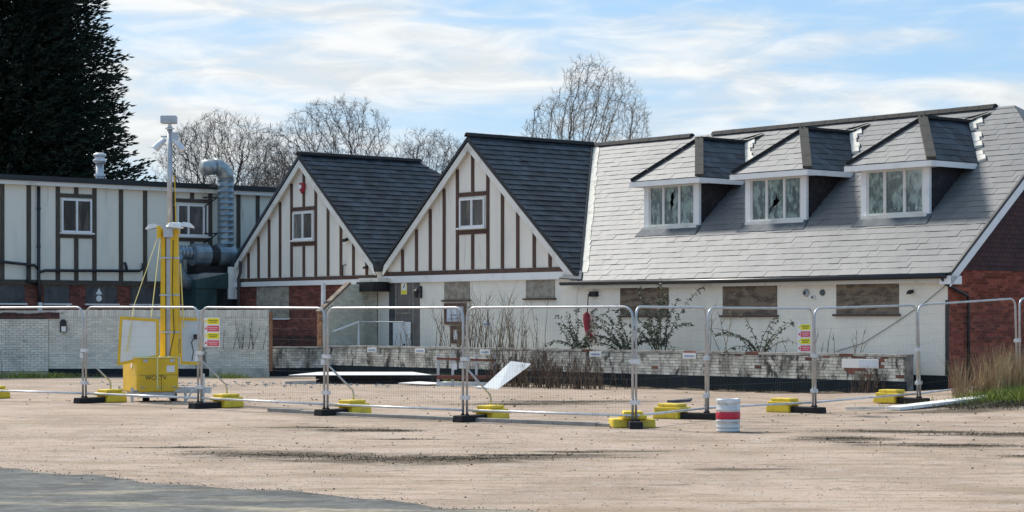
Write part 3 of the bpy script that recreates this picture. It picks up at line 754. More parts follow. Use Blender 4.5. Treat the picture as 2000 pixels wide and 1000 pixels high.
    # eave boards
    mb = MB(); t = .03
    mb.box(c - OV, c + OV, EB - t, EB, ez - .155, ez - .012); mb.box(c + OV - .001, c + OV + t, EB - t, be - .1, ez - .155, ez - .012); mb.box(c - OV - t, c - OV + .001, EB - t, be - .1, ez - .155, ez - .012)
    mb.obj('eave_board', 'white', D)
    MB().box(c - OV, c + OV, EB, DB + .02, ez - .16, ez - .14).obj('soffit', 'white', D)
    # tiles, one object each: front hip and the side that shows
    H = (pk - (fl + fr_) / 2); h = H.length
    tl = tiles((fl + fr_) / 2, (1, 0, 0), H, [(-OV, 0), (OV, 0), (0, h)], .33, .25)
    tiles_build(tl, 'slate', 'slate', D, 999)
    sd = Vector((c, 0, 7.03)) - Vector((c + OV, 0, ez)); sl = sd.length
    tl = tiles(Vector((c + OV, 0, ez)), (0, 1, 0), sd, [(EB, 0), (be, 0), (rk.y, sl), (pk.y, sl)], .33, .25)
    tiles_build(tl, 'slate', 'shade_slate', D, 999)
    mb = MB(); mb.prism([fl + Vector((0, 0, .02)), pk + Vector((0, 0, .02)), rk + Vector((0, 0, .02)), bl_ + Vector((0, 0, .02))], (0, 0, .015)); mb.obj('slates', 'slate', D)
    # hip and ridge caps
    def cap(p, q, m, w, name):
        p, q = Vector(p), Vector(q); d = q - p; n = 4
        for i in range(n):
            m_ = MB(); m_.bar(Vector(), d / n * .985, w, .075); m_.obj(name, m, D, p + d * i / n + Vector((0, 0, .045 + .008 * random.random())))
    cap(fl, pk, 'ridge', .17, 'hip_tile'); cap(fr_, pk, 'hip', .24, 'hip_tile'); cap(pk, rk + Vector((0, .1, 0)), 'ridge', .2, 'ridge_tile')
    # torn white flashing down the side valley
    n = 9
    for i in range(n):
        if (i, ci) in ((5, 1), (6, 2), (2, 2)): continue
        t0, t1 = i / n, (i + .96) / n; m_ = MB()
        def vq(t, o): return rk.lerp(br_, t) + Vector((o * 1.0, o * .15, o * .13 + .07 + random.uniform(0, .03)))
        wd = .20 + .05 * sin(i * 2.1 + ci) + (.12 if i == 0 else 0)
        q = [vq(t0, -.03), vq(t1, -.03), vq(t1, wd), vq(t0, wd)]
        m_.prism(q, (0, 0, -.06)); m_.obj('flashing_piece', 'mortar_white', D)
    m_ = MB(); m_.prism([rk + Vector((-.05, -.15, .10)), rk + Vector((.30, .05, .20)), rk + Vector((.42, .25, .27)), rk + Vector((.0, .12, .14))], (.03, .02, .03))
    m_.prism([rk + Vector((.1, -.1, .02)), rk + Vector((.5, .15, .13)), rk + Vector((.55, .22, .24)), rk + Vector((.2, .02, .1))], (.0, .02, .03)); m_.obj('torn_lead', 'ridge', D)
for i, c in enumerate(DC): dormer(i, c)

# ================================================================== left flat-roofed wing
LA = -33.0
LWG = bthing('flat_roofed_wing', 'two storey flat-roofed wing with brown timber framing and boarded brick ground floor', 'building', LA, 0, 0)
MB().box(-8, -.012, -14, 9, 0, 6.5).obj('wall_core', 'mortar', LWG)
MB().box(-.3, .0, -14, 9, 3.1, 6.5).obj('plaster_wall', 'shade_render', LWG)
mb = MB(); mb.box(-8.2, .28, -14.2, 9.2, 6.52, 6.70); mb.obj('roof', 'gutter', LWG)
MB().box(.0, .22, -14, 9, 6.38, 6.518).obj('fascia', 'barge', LWG)
MB().box(.0, .07, -14, 9, 3.0, 3.17).obj('timber_beam', 'old_timber', LWG)
def lst(b, z0, z1, w=.16): MB().box(-.01, .03, b - w / 2, b + w / 2, z0, z1).obj('timber_stud', 'old_timber', LWG)
for b in (-11.6, -10.4, -9.45, -8.49, -7.51, -6.42, -5.02, -3.98, -3.02, -1.86, -.34, .86, 1.69, 2.9, 4.2): lst(b, 3.172, 6.38)
lst(-5.72, 6.16, 6.38); lst(-5.72, 3.172, 4.62); lst(-1.1, 6.16, 6.38); lst(-1.1, 3.172, 4.62)
for b0, b1 in ((-6.34, -5.1), (-1.78, -.42)):
    for z0, z1 in ((6.02, 6.155), (4.625, 4.74)): MB().box(-.01, .036, b0, b1, z0, z1).obj('timber_beam', 'old_timber', LWG)
window(LWG, -6.3, -5.14, 4.82, 5.97, 'b', -.02)
w_ = window(LWG, -1.74, -.46, 4.82, 5.95, 'b', -.02, mull=(.36, .86))
bo = [(-10.2, -7.66), (-6.95, -5.99), (-5.34, -4.14), (-3.59, -2.3), (-1.6, -.2), (.4, 2.6)]
mb = MB(); mxl = mxe
bricks_to(mb, brick_list(-12, 5, 1.2, 2.99, [(p, q, 2.33, 2.96) for p, q in bo]), mxl, .012, .03); tag(mb.obj('red_bricks', 'red_brick', LWG), kind='stuff')
for p, q in bo: boarded(LWG, p, q, 2.37, 2.95, 'ply_dark', 1, 'white', 'b')
# soil pipes on its face
def lthing(name, label, cat, a, b, z, group=None): return bthing(name, label, cat, a, b, z, group)
t = lthing('soil_pipe', 'tall black soil pipe with side branches on the half-timbered wall', 'pipe', LA, -7.2, 0)
mb = MB(); mb.tube([(.13, 0, 2.2), (.13, .06, 2.75), (.13, 0, 2.95), (.13, 0, 6.35)], .06, 10); mb.obj('stack', 'black_pipe', t, smooth=True)
mb = MB(); mb.tube([(.13, -1.6, 3.78), (.13, -.15, 3.66), (.13, .0, 3.5)], .05, 8); mb.obj('branch_pipe', 'black_pipe', t, smooth=True)
mb = MB(); mb.tube([(.13, 0, 3.42), (.13, .25, 3.49), (.13, 3.9, 3.53), (.13, 4.02, 3.62), (.13, 4.03, 3.80)], .05, 8); mb.obj('branch_pipe', 'black_pipe', t, smooth=True)
mb = MB(); mb.tube([(.13, 3.38, 3.53), (.13, 3.36, 3.68), (.13, 3.30, 3.82)], .055, 8); mb.obj('branch_pipe', 'black_pipe', t, smooth=True)
mb = MB(); mb.tube([(.13, -.42, 3.62), (.13, -.42, 3.1), (.13, -.05, 3.02)], .04, 8); mb.obj('branch_pipe', 'black_pipe', t, smooth=True)
MB().box(.07, .19, -.03, .10, 2.05, 2.4).obj('pipe_shoe', 'white', t)
for z in (4.3, 5.6): mb = MB(); mb.lathe([(.075, -.03), (.075, .03)], 10, (.13, 0, z)); mb.obj('pipe_bracket', 'black_pipe', t)
# flue on the flat roof
t = bthing('flue', 'stubby grey flue with white cap on the flat roof', 'flue', LA - 1.2, -4.15, 6.70)
mb = MB(); mb.lathe([(.15, 0), (.15, .24), (.14, .25), (.14, .66)], 16); mb.obj('pipe', 'galv', t, smooth=True)
mb = MB(); mb.lathe([(.20, .20), (.20, .28)], 16); mb.obj('collar', 'galv_light', t)
mb = MB(); mb.lathe([(.17, .66), (.24, .72), (.24, .78), (.17, .82), (.17, .88), (.24, .92), (.22, .99), (.10, 1.03)], 16); mb.obj('cap', 'galv_light', t, smooth=True)

# ---- kitchen extract ductwork
t = bthing('extract_duct', 'galvanised kitchen extract duct rising past the flat roof beside the far gable', 'duct', LA + .75, -.15, 0)
def ring_tube(p, q, r, n):      # spiral duct with small seams
    p, q = Vector(p), Vector(q); pts = []; rs = []
    for i in range(n):
        for f, k in ((0, 1.0), (.8, 1.0), (.86, 1.045), (.94, 1.045)):
            pts.append(p.lerp(q, (i + f) / n)); rs.append(r * k)
    pts.append(q); rs.append(r); return pts, rs
mb = MB(); p_, r_ = ring_tube((0, 0, 4.35), (0, 0, 6.85), .29, 12); mb.tube(p_, r_, 20); mb.obj('riser', 'duct', t, smooth=True)
mb = MB(); mb.tube([(0, 0, 6.83), (0, -.02, 7.02), (0, -.14, 7.20), (0, -.32, 7.30), (0, -.48, 7.30)], .295, 20); mb.obj('bend', 'duct_pale', t, smooth=True)
mb = MB(); mb.tube([(0, -.46, 7.30), (0, -.95, 7.22)], [.29, .27], 20); mb.obj('outlet', 'duct_pale', t, smooth=True)
mb = MB(); p_, r_ = ring_tube((0, -2.1, 4.2), (0, -1.35, 4.2), .24, 5); mb.tube(p_, r_, 18); mb.obj('inlet_pipe', 'duct', t, smooth=True)
mb = MB(); mb.lathe([(.24, -.04), (.40, 0), (.40, .62), (.30, .66)], 24, (0, -1.40, 4.12), Matrix.Rotation(R(-90), 4, 'X')); mb.obj('silencer', 'duct', t, smooth=False)
mb = MB(); mb.lathe([(.36, 0), (.36, .36)], 20, (0, -.76, 4.08), Matrix.Rotation(R(-90), 4, 'X')); mb.obj('fan_motor', 'black', t)
mb = MB(); mb.lathe([(.30, -.02), (.41, 0), (.41, .68), (.34, .70)], 24, (0, -.42, 4.12), Matrix.Rotation(R(-90), 4, 'X')); mb.obj('fan_casing', 'duct', t)
mb = MB(); mb.lathe([(.30, 0), (.30, .42), (.16, .5)], 20, (0, .28, 4.12), Matrix.Rotation(R(-90), 4, 'X')); mb.obj('end_pipe', 'green_metal', t)
mb = MB(); mb.tube([(0, -1.95, 4.15), (0, -2.05, 3.85), (0, -1.98, 3.5), (0, -1.75, 3.2), (0, -1.35, 3.02)], [.24, .25, .25, .25, .24], 16); mb.obj('elbow', 'duct', t, smooth=True)
for z in (4.92, 6.22):
    mb = MB(); mb.bar((-.72, -.5, z), (.02, .33, z + .01), .05, .05); mb.bar((-.72, -.48, z - .35), (-.1, -.3, z - .02), .035, .035); mb.obj('bracket', 'black', t)
mb = MB(); mb.box(-.6, .35, -1.3, .45, 3.44, 3.52); mb.box(-.6, .35, -1.3, .45, 3.30, 3.34); mb.box(-.5, .12, -1.3, .42, 3.53, 3.86); mb.obj('platform', 'black', t)
t = bthing('fan_unit', 'dark green extractor fan housing with curved top hung beneath the duct', 'fan housing', LA + .95, -1.0, 2.0)
prof = [(-.72, 1.0), (-.68, 1.22), (-.55, 1.40), (-.35, 1.46), (.62, 1.46), (.62, .92), (-.72, .92)]
mb = MB(); mb.prism([(.35, y, z) for y, z in prof], (-.9, 0, 0)); mb.obj('hood', 'green_metal', t)
mb = MB(); mb.prism([(.30, -.70, .915), (.30, .60, .915), (.30, .16, .1), (.30, -.70, .1)], (-.8, 0, 0)); mb.obj('casing', 'green_metal', t)
mb = MB(); mb.prism([(.36, y + .0, z + .012) for y, z in prof[1:5]] + [(.36, -.30, 1.40), (.36, -.50, 1.33), (.36, -.60, 1.20)][:0], (-.94, 0, 0)); mb.obj('hood_skin', 'duct_pale', t)
MB().box(.31, .36, .62, 1.1, .55, 1.7).obj('control_box', 'white', t)
mb = MB(); mb.box(-.5, .30, .17, 1.9, -.6, .9); mb.obj('plant_cabinet', 'black', t)

# ================================================================== walls round the yard
# high painted yard wall
YW = thing('yard_wall', 'high white painted brick yard wall with soldier course and dark base at left', 'wall', (-9.87, 65.0, 0), 0)
MB().box(-11.5, 2.25, .001, .25, 0, 2.10).obj('wall_core', 'yard_mortar', YW)
mb = MB(); bricks_to(mb, brick_list(-4.65, 2.25, .28, 1.90), None, .010, .03, .006); tag(mb.obj('painted_bricks', 'yard_brick', YW), kind='stuff')
mb = MB(); mx = Matrix.Translation((0, -.06, 0)); bricks_to(mb, brick_list(-11.5, -4.65, .20, 1.83), mx, .012, .12, .007); tag(mb.obj('painted_bricks', 'yard_brick', YW), kind='stuff')
u = -4.4; 
while u < 2.2:
    d = random.uniform(.008, .02); MB().box(u, u + .065, -d, .25, 1.905, 2.115 + random.uniform(-.006, .006)).obj('soldier_brick', 'yard_brick', YW); u += .075
u = -11.5
while u < -4.45:
    MB().box(u, u + .215, -.05, .26, 1.84, 2.02 + random.uniform(-.03, .03)).obj('capping_brick', 'dark_brick', YW); u += .225
MB().box(-4.65, .15, -.035, .02, 0, .27).obj('plinth', 'plinth', YW)
MB().box(2.252, 2.34, .0, .25, .2, 2.05).obj('broken_end', 'orange_brick', YW)

# low retaining wall: one run along the front of the raised patio, then a frontal return to the yard wall
RW = bthing('retaining_wall', 'low weathered retaining wall with peeling white paint and blue-black base', 'wall', 0, -2.2, 0)
WL = -23.05
MB().box(WL, .52, .012, .28, 0, .985).obj('wall_core', 'ret_mortar', RW)
bl = brick_list(WL, .50, .37, .93); bl.sort(key=lambda q: -q[1])
face = RW
for (p, q, z, t_) in bl[:300]:
    red = (z > .78 and random.random() < .12) or random.random() < .02 or (p > -.9 and random.random() < .22)
    d = .010 + random.uniform(-.006, .009)
    MB().box(-(q - p) / 2, (q - p) / 2, -d, .03, -(t_ - z) / 2, (t_ - z) / 2).obj('brick', 'retaining_red' if red else 'retaining', face, ((p + q) / 2, 0, (z + t_) / 2))
mb = MB(); bricks_to(mb, bl[300:], None, .010, .03, .007); tag(mb.obj('bricks', 'retaining', face), kind='stuff')
u = WL
while u < .45:
    L_ = min(.44, .53 - u); MB().box(u, u + L_ - .01, -.022, .30, .938, 1.0 + random.uniform(-.008, .008)).obj('coping_brick', 'retaining_red' if (u > -12 and random.random() < .35) else 'coping', RW); u += .44
MB().box(WL, .54, -.03, .02, 0, .365).obj('plinth', 'plinth', RW)
p0 = B(WL, -2.2); p1 = Vector((-9.87, 64.9, 0)); dv = p0 - p1
RT = thing('retaining_wall', 'mossy streaked low wall running in front of the brick yard wall behind the tower', 'wall', p1, math.atan2(dv.y, dv.x))
Lr_ = dv.length
MB().box(0, Lr_, .012, .25, 0, .93).obj('wall_core', 'ret_mortar', RT)
mb = MB(); bricks_to(mb, brick_list(0, Lr_, .28, .90), None, .012, .03, .007); tag(mb.obj('bricks', 'retaining', RT), kind='stuff')
u = 0.
while u < Lr_ - .1:
    MB().box(u, min(u + .43, Lr_), -.02, .27, .905, .955 + random.uniform(-.006, .006)).obj('coping_brick', 'coping', RT); u += .44
MB().box(0, Lr_, -.03, .02, 0, .27).obj('plinth', 'plinth', RT)
# raised patio behind it
mb = MB(); q = [B(.2, -1.95, .88), B(-22.6, -1.95, .88), Vector((-6.0, 66.55, .88)), Vector((-9.9, 65.14, .88)), B(-31, 0, .88), B(-1.7, -.02, .88)]
mb.prism(q, (0, 0, -.86)); tag(mb.obj('patio', 'patio'), kind='structure')
# porch side wall with raked top
PW = bthing('porch_wall', 'cream brick porch side wall with a raked broken top, left of the boarded door', 'wall', -23.2, 0, 0)
rk = [(-2.2, 2.05), (-1.15, 2.95), (-.03, 2.98)]
mb = MB(); mb.prism([(-.012, -2.2, .5), (-.012, -.02, .5), (-.012, -.02, 2.98), (-.012, -1.15, 2.95), (-.012, -2.2, 2.05)], (-.22, 0, 0)); mb.obj('wall_core', 'paint_mortar', PW)
mb = MB()
for (p, q, z, t_) in brick_list(-2.2, -.02, .8, 2.96):
    if t_ > 2.07 + max(0, ((p + q) / 2 + 2.2)) * .86: continue
    d = .006 + random.uniform(-.005, .006); mb.box(-.03, d, p, q, z, t_)
tag(mb.obj('painted_bricks', 'porch_brick', PW), kind='stuff')
mb = MB(); mb.bar((-.10, -2.28, 2.06), (-.10, -1.10, 3.0), .26, .07, (0, -1, 1)); mb.obj('capping_plank', 'ply', PW)
z = .85
while z < 2.0:
    for s_ in range(2): MB().box(-.23 + .118 * s_, -.125 + .118 * s_, -2.235 - random.uniform(0, .015), -2.19, z, z + .064).obj('brick', 'orange_brick', PW)
    z += .075
MB().box(-.36, -.25, -2.0, -1.9, .8, 3.0).obj('white_post', 'white', PW)

# ================================================================== fittings on the front
def notice(name, label, cat, a, z, w, h, fr, rows, m='sheet', b=-.0):
    t = bthing(name, label, cat, a, b, z)
    mb = MB(); mb.box(-w / 2, w / 2, -.07, -.006, 0, fr); mb.box(-w / 2, w / 2, -.07, -.006, h - fr, h); mb.box(-w / 2, -w / 2 + fr, -.07, -.006, fr, h - fr); mb.box(w / 2 - fr, w / 2, -.07, -.006, fr, h - fr)
    mb.obj('frame', 'frame_brown', t)
    MB().box(-w / 2 + fr, w / 2 - fr, -.03, -.006, fr, h - fr).obj('sheet', m, t)
    for (u, v, l, hh) in rows: MB().box(u, u + l, -.034, -.031, v, v + hh).obj('printed_line', 'print_blue', t)
    return t
notice('notice_board', 'wide brown framed notice board with a pale blue sheet on white wall', 'notice board', -19.08, 1.66, 1.06, .66, .085, [(-.25, .28, .5, .03), (-.36, .16, .65, .03)])
notice('menu_case', 'narrow brown framed menu case hung below the notice board', 'menu case', -19.05, 1.07, .50, .55, .12, [], 'white')
t = bthing('wall_lantern', 'black carriage lantern on a bracket right of the boarded door', 'lantern', -20.85, 0, 2.55)
mb = MB(); mb.box(-.04, .04, -.03, 0, -.05, .33); mb.tube([(0, -.02, .26), (0, -.16, .30), (0, -.2, .24)], .016, 6); mb.obj('bracket', 'black', t)
mb = MB(); mb.lathe([(.05, -.04), (.09, .16), (.11, .17), (.03, .25)], 8, (0, -.2, 0)); mb.obj('lamp_body', 'black', t)
t = bthing('alarm_box', 'red and white alarm bell box under the far gable peak', 'alarm box', -27.47, -.03, 6.18)
mb = MB(); mb.prism([(-.13, -.10, .32), (.13, -.10, .32), (.13, -.10, .1), (.0, -.10, -.06), (-.13, -.10, .1)], (0, .1, 0)); mb.obj('case', 'red', t, bevel=.02)
mb = MB(); mb.lathe([(.08, 0), (.08, .012)], 14, (-.03, -.114, .18), Matrix.Rotation(R(90), 4, 'X')); mb.obj('badge', 'white', t)
def small_lamp(label, a, b, z, m='black', s=.1, axis='a', name='security_light', cat='light'):
    t = bthing(name, label, cat, a, b, z)
    mb = MB(); mb.box(-.03, .03, -.06, -.0, -.04, .04); mb.obj('mount', m, t)
    mb = MB(); mb.prism([(-s, -.07, -s * .5), (s, -.07, -s * .5), (s * .7, -.07, s * .6), (-s * .7, -.07, s * .6)], (0, -.1, -.04)); mb.obj('head', m, t, bevel=.01)
small_lamp('small black floodlight under the right rake of the far gable', -24.85, -.03, 4.48)
small_lamp('small black sensor at the foot of the far gable rake', -23.72, -.03, 3.55, s=.07)
small_lamp('small dark camera near the brick corner of the wing', -1.06, 0, 2.5, s=.07, name='wall_camera', cat='camera')
t = bthing('cable_conduit', 'thin black conduit with elbow on the far gable studs', 'conduit', -25.1, -.03, 3.2)
mb = MB(); mb.tube([(0, -.03, .05), (0, -.03, .42), (.16, -.03, .44)], .022, 6); mb.obj('tube', 'black', t)
for i, (a, z, s, m, lab) in enumerate(((-4.53, 2.5, .10, 'galv', 'largest of three round vents beside the grainy plywood board'), (-3.97, 2.5, .08, 'lead', 'upper dark round vent close beside the grainy plywood board'), (-4.27, 2.38, .06, 'white', 'smallest lowest white vent of the three on the wing'))):
    t = bthing('wall_vent', lab, 'vent', a, 0, z, 'round vents on the white wing')
    mb = MB(); mb.lathe([(s, 0), (s, .03), (s * .8, .06), (s * .2, .07)], 14, (0, -.004, 0), Matrix.Rotation(R(90), 4, 'X')); mb.obj('cowl', m, t, smooth=True)
    mb = MB(); mb.lathe([(s * .55, 0), (s * .55, .075)], 12, (0, -.004, 0), Matrix.Rotation(R(90), 4, 'X')); mb.obj('opening', 'lead', t)
t = bthing('hanging_banner', 'red cloth hanging from a thin pole on the white wall', 'banner', -12.75, 0, 1.3)
mb = MB(); mb.tube([(.12, -.02, 1.25), (0, -.16, 1.25), (-.02, -.18, .70)], .018, 6); mb.obj('pole', 'black_pipe', t)
MB().box(-.02, .26, -.12, -.0, 1.17, 1.32).obj('bracket', 'black', t)
mb = MB(); mb.tube([(-.05, -.18, .74), (-.06, -.18, .66), (-.03, -.19, .5), (0, -.19, .3), (.05, -.19, .1), (.12, -.18, -.02), (.2, -.18, -.12)], [.02, .10, .11, .10, .09, .10, .03], 10); mb.obj('cloth', 'red', t, smooth=True)
t = bthing('door_notice', 'yellow and white warning notice high on the boarded door', 'sign', -21.72, -.035, 2.62)
MB().box(-.16, .16, -.012, 0, 0, .40).obj('plate', 'yellow_pale', t)
MB().box(-.12, .12, -.016, -.0125, .14, .36).obj('white_panel', 'sign_white', t)
mb = MB(); mb.prism([(-.06, -.017, .2), (-.03, -.017, .19), (.07, -.017, .30), (.04, -.017, .32)], (0, -.003, 0)); mb.obj('pictogram', 'print_dark', t)
MB().box(-.11, .11, -.016, -.0125, .03, .11).obj('text_panel', 'sign_yellow', t)
t = bthing('door_leaf', 'white panelled door leaf propped low against the grey boarded doorway', 'door', -21.72, -.10, .9)
MB().box(-.46, .46, -.05, 0, 0, .84).obj('leaf', 'white', t, bevel=.01)
MB().box(-.20, .20, -.062, -.051, .28, .60).obj('panel', 'white', t, bevel=.008)
mb = MB(); mb.bar((.14, -.07, .12), (.32, -.07, .10), .03, .05); mb.obj('letter_flap', 'black', t)
t = bthing('handrail', 'white tubular handrail at the patio steps by the boarded door', 'handrail', -22.7, -.9, .88)
mb = MB(); mb.tube([(-.5, -.9, 0), (-.62, -.95, .5), (.1, -.3, .86), (.1, -.3, 0)], .045, 8); mb.obj('rail', 'white', t)
mb = MB(); mb.tube([(.1, -.3, .86), (2.0, .1, .86), (2.1, .1, 0)], .02, 8); mb.obj('crossbar', 'galv', t)
MB().box(-.6, .35, -1.0, -.2, .0, .05).obj('step', 'white', t)
t = bthing('wall_sign', 'small white sign with a blue line on the dead stems beside the notice board', 'sign', -17.55, -.0, 1.58)
MB().box(-.2, .2, -.02, -.004, 0, .2).obj('plate', 'sign_white', t)
MB().box(-.13, .17, -.024, -.0205, .06, .12).obj('printed_line', 'print_blue', t)
for a, lab in ((-10.15, 'white parking bay plate below the red hanging cloth'), (-6.55, 'white parking bay plate under the tall leafy shrub'), (-20.45, 'white parking bay plate on the wall below the white step'), (-18.0, 'faded plate on the low wall below the boarded door'), (-14.9, 'small pale plate on the low wall above the rusty frame')):
    t = bthing('bay_plate', lab, 'sign', a, -2.22, .80, 'bay plates along the low wall')
    MB().box(-.24, .24, -.025, -.005, 0, .15).obj('plate', 'sign_white', t)
    MB().box(-.18, .18, -.029, -.0255, .05, .09).obj('printed_line', 'print_blue', t)
t = bthing('patch_sheet', 'pale sheet strip stuck on the low wall near its right end', 'sheet', -.75, -2.225, .66)
MB().box(-.62, .50, -.03, -.004, 0, .22).obj('strip', 'white_board', t); MB().box(-.1, .46, -.036, -.031, .03, .2).obj('blue_patch', 'sheet', t)
t = thing('letter_box', 'black arched wall box with a white label on the white yard wall', 'box', (-14.05, 64.95, 1.42), 0)
mb = MB(); mb.prism([(-.10, -.06, 0), (.10, -.06, 0), (.10, -.06, .32), (.05, -.06, .40), (-.05, -.06, .40), (-.10, -.06, .32)], (0, .05, 0)); mb.obj('case', 'black', t)
MB().box(-.05, .09, -.068, -.0605, .02, .18).obj('label_plate', 'sign_white', t)
t = bthing('ground_floor_sign', 'white triangular warning sign over a round one on the red brick pier', 'sign', LA, -4.85, 2.45)
mb = MB(); mb.prism([(.03, -.13, .24), (.03, .13, .24), (.03, 0, .46)], (-.02, 0, 0)); mb.obj('triangle', 'sign_white', t)
mb = MB(); mb.lathe([(.11, 0), (.11, .02)], 14, (.01, 0, .10), Matrix.Rotation(R(90), 4, 'Y')); mb.obj('disc', 'sign_white', t)

t = bthing('hanging_cable', 'thin loose cable sagging down the white wing wall from the brick corner', 'cable', -2.6, 0, 0)
mb = MB(); mb.tube([(2.62, -.04, 2.66), (1.9, -.03, 2.20), (1.0, -.03, 1.72), (0, -.03, 1.22), (-.9, -.03, 1.0)], .008, 5); mb.obj('wire', 'gutter', t)
t = bthing('downpipe', 'black downpipe at the left foot of the far gable', 'pipe', -31.25, 0, 0)
mb = MB(); mb.tube([(0, -.16, 3.9), (0, -.16, 3.5), (-.05, -.2, 3.3), (-.05, -.2, .9)], .06, 8); mb.obj('pipe', 'black_pipe', t)
mb = MB(); mb.lathe([(.09, 0), (.09, .06)], 10, (-.05, -.2, 2.9)); mb.obj('pipe_collar', 'black_pipe', t)

# ================================================================== site fence
POSTS = [(-12.0, 45.8), (-8.99, 43.6), (-6.235, 41.4), (-3.5, 39.0), (-.831, 36.6), (2.04, 34.4), (3.52, 37.5), (5.83, 40.0), (8.34, 42.5), (10.97, 44.9), (13.45, 47.4)]
FL = 3.46
def panel_meshes():
    fr = MB(); r = .0215; c = .17; H = 1.93; x0, x1 = 0.045, FL - .045
    pts = [(x0, 0, 0), (x0, 0, H - c)] + [(x0 + c - c * cos(a), 0, H - c + c * sin(a)) for a in (R(22), R(45), R(68))] + [(x0 + c, 0, H), (x1 - c, 0, H)]
    pts += [(x1 - c + c * sin(a), 0, H - c + c * cos(a)) for a in (R(22), R(45), R(68))] + [(x1, 0, H - c), (x1, 0, 0)]
    fr.tube(pts, r, 8)
    bt = MB(); bt.tube([(x0 + .02, 0, .12), (x1 - .02, 0, .12)], .021, 8)
    w = MB()
    def wire(p, q): w.tube([p, q], .0009, 3, False)
    n = 60
    for i in range(1, n): x = x0 + (x1 - x0) * i / n; wire((x, .012, .13), (x, .012, H - .01))
    for k in range(1, 9): z = .12 + (H - .12) * k / 9; wire((x0, .014, z), (x1, .014, z))
    cl = MB(); cl.box(x1 - .035, x1 + .125, -.035, .04, -.035, .035)
    return fr.mesh('frame', 'galv', True), bt.mesh('bottom_rail', 'galv_light', True), w.mesh('wire_mesh', 'wire'), cl.mesh('clamp', 'galv_light')
fm, bmh, wm, cm = panel_meshes()
WHERE = ['at the left picture edge before the white yard wall', 'in front of the yellow camera tower', 'with warning sign right of the camera tower', 'in front of the porch wall and boarded door',
         'in front of the dead stems and red cloth, widest facing panel', 'narrow panel left of the beer keg', 'with warning sign right of the beer keg', 'in front of the grainy plywood window', 'in front of the red brick end wall', 'running out past the dry grass at right']
for i in range(len(POSTS) - 1):
    (x0, y0), (x1, y1) = POSTS[i], POSTS[i + 1]; z0, z1 = gz(x0, y0) + .09, gz(x1, y1) + .09
    d = Vector((x1 - x0, y1 - y0, z1 - z0)); rz = math.atan2(d.y, d.x); ry = -math.asin(d.z / d.length)
    t = thing('mesh_fence', 'galvanised mesh fence ' + WHERE[i], 'fence panel', (x0, y0, z0), group='site fence panels', rot=(0, ry, rz))
    t.scale = (d.length / FL, 1, 1)
    place(fm, 'tube_frame', t); place(bmh, 'bottom_rail', t); tag(place(wm, 'wire_mesh', t), kind='stuff')
    for z in (1.02, .34): place(cm, 'clamp', t, (0, 0, z))
def perp(i):
    (x0, y0), (x1, y1) = POSTS[max(i - 1, 0)], POSTS[min(i + 1, len(POSTS) - 1)]
    if i == 5: return Vector((-.05, 1, 0)).normalized()
    d = Vector((x1 - x0, y1 - y0, 0)).normalized(); return Vector((-d.y, d.x, 0))
FW = ['beside the left picture edge', 'left of the yellow camera tower', 'just right of the camera tower', 'before the porch wall', 'before the rusty frame', 'at the fence corner left of the keg', 'directly left of the keg', 'right of the keg', 'by the white plank near dry grass', 'hidden in dry grass by the brick wall']
for i in range(10):
    x, y = POSTS[i]; p = perp(i); rz = math.atan2(p.y, p.x); z = gz(x, y)
    t = thing('rubber_block', 'black rubber fence block ' + FW[i], 'fence block', (x, y, z), rz, 'black rubber fence blocks')
    mb = MB(); mb.prism([(-.22, -.11, 0), (.50, -.11, 0), (.48, -.11, .12), (-.20, -.11, .12)], (0, .22, 0)); mb.obj('base', 'rubber', t, bevel=.015)
    for s_ in (-1, 1):
        mb = MB(); mb.lathe([(.034, .121), (.034, .145)], 10, (0, s_ * .05, 0)); mb.obj('post_socket', 'rubber', t)
    if i == 9: continue
    k = .62 if i != 5 else .32
    wide = .20 if i != 5 else .36
    t = thing('fence_ballast', 'stacked yellow ballast blocks ' + FW[i], 'ballast', B(0, 0) * 0 + Vector((x, y, z)) + p * (k + .1), rz + random.uniform(-.06, .06), 'yellow ballast blocks on the fence stays')
    j = random.uniform(-.03, .03)
    mb = MB(); mb.prism([(-.24, -wide, 0.0), (.30, -wide, 0.0), (.28, -wide, .145), (-.22, -wide, .145)], (0, 2 * wide, 0)); mb.obj('lower_block', 'ballast', t, bevel=.02)
    mb = MB(); mb.box(-.30 + j, .26 + j, -.20, .20, .147, .212); mb.obj('upper_block', 'ballast', t, bevel=.015)
    mb = MB(); mb.box(-.24 + j, .21 + j, -.16, .16, .214, .275); mb.obj('top_block', 'ballast', t, bevel=.02, rot=(0, 0, random.uniform(-.15, .15)))
    if i < 5:
        t = thing('fence_stay', 'bent grey raking stay behind the fence ' + FW[i], 'fence stay', (x, y, z), rz, 'raking fence stays')
        mb = MB(); mb.tube([(.03, .05, 1.0), (.62, .05, .55), (.74, .05, .46), (.77, .05, .38), (.77, .05, .28)], .019, 8); mb.obj('tube', 'galv', t, smooth=True)
        mb = MB(); mb.box(-.04, .06, .0, .10, .95, 1.05); mb.obj('clamp', 'galv_light', t)
# concrete edging below the fence
kb = thing('kerb', None, None, (0, 0, 0)); kb['kind'] = 'structure'
for i in (2, 3, 4):
    (x0, y0), (x1, y1) = POSTS[i], POSTS[i + 1]; p = perp(3)
    A, Bq = Vector((x0, y0, gz(x0, y0))) + p * .16, Vector((x1, y1, gz(x1, y1))) + p * .16
    n = 4; d = (Bq - A) / n; rz = math.atan2(d.y, d.x)
    for k in range(n):
        if i == 2 and k < 2: continue
        MB().box(0, d.length - .012, -.0, .12, -.05, .065 + random.uniform(-.008, .006)).obj('kerb_stone', 'kerb', kb, A + d * k, (0, 0, rz + random.uniform(-.008, .008)), bevel=.01)
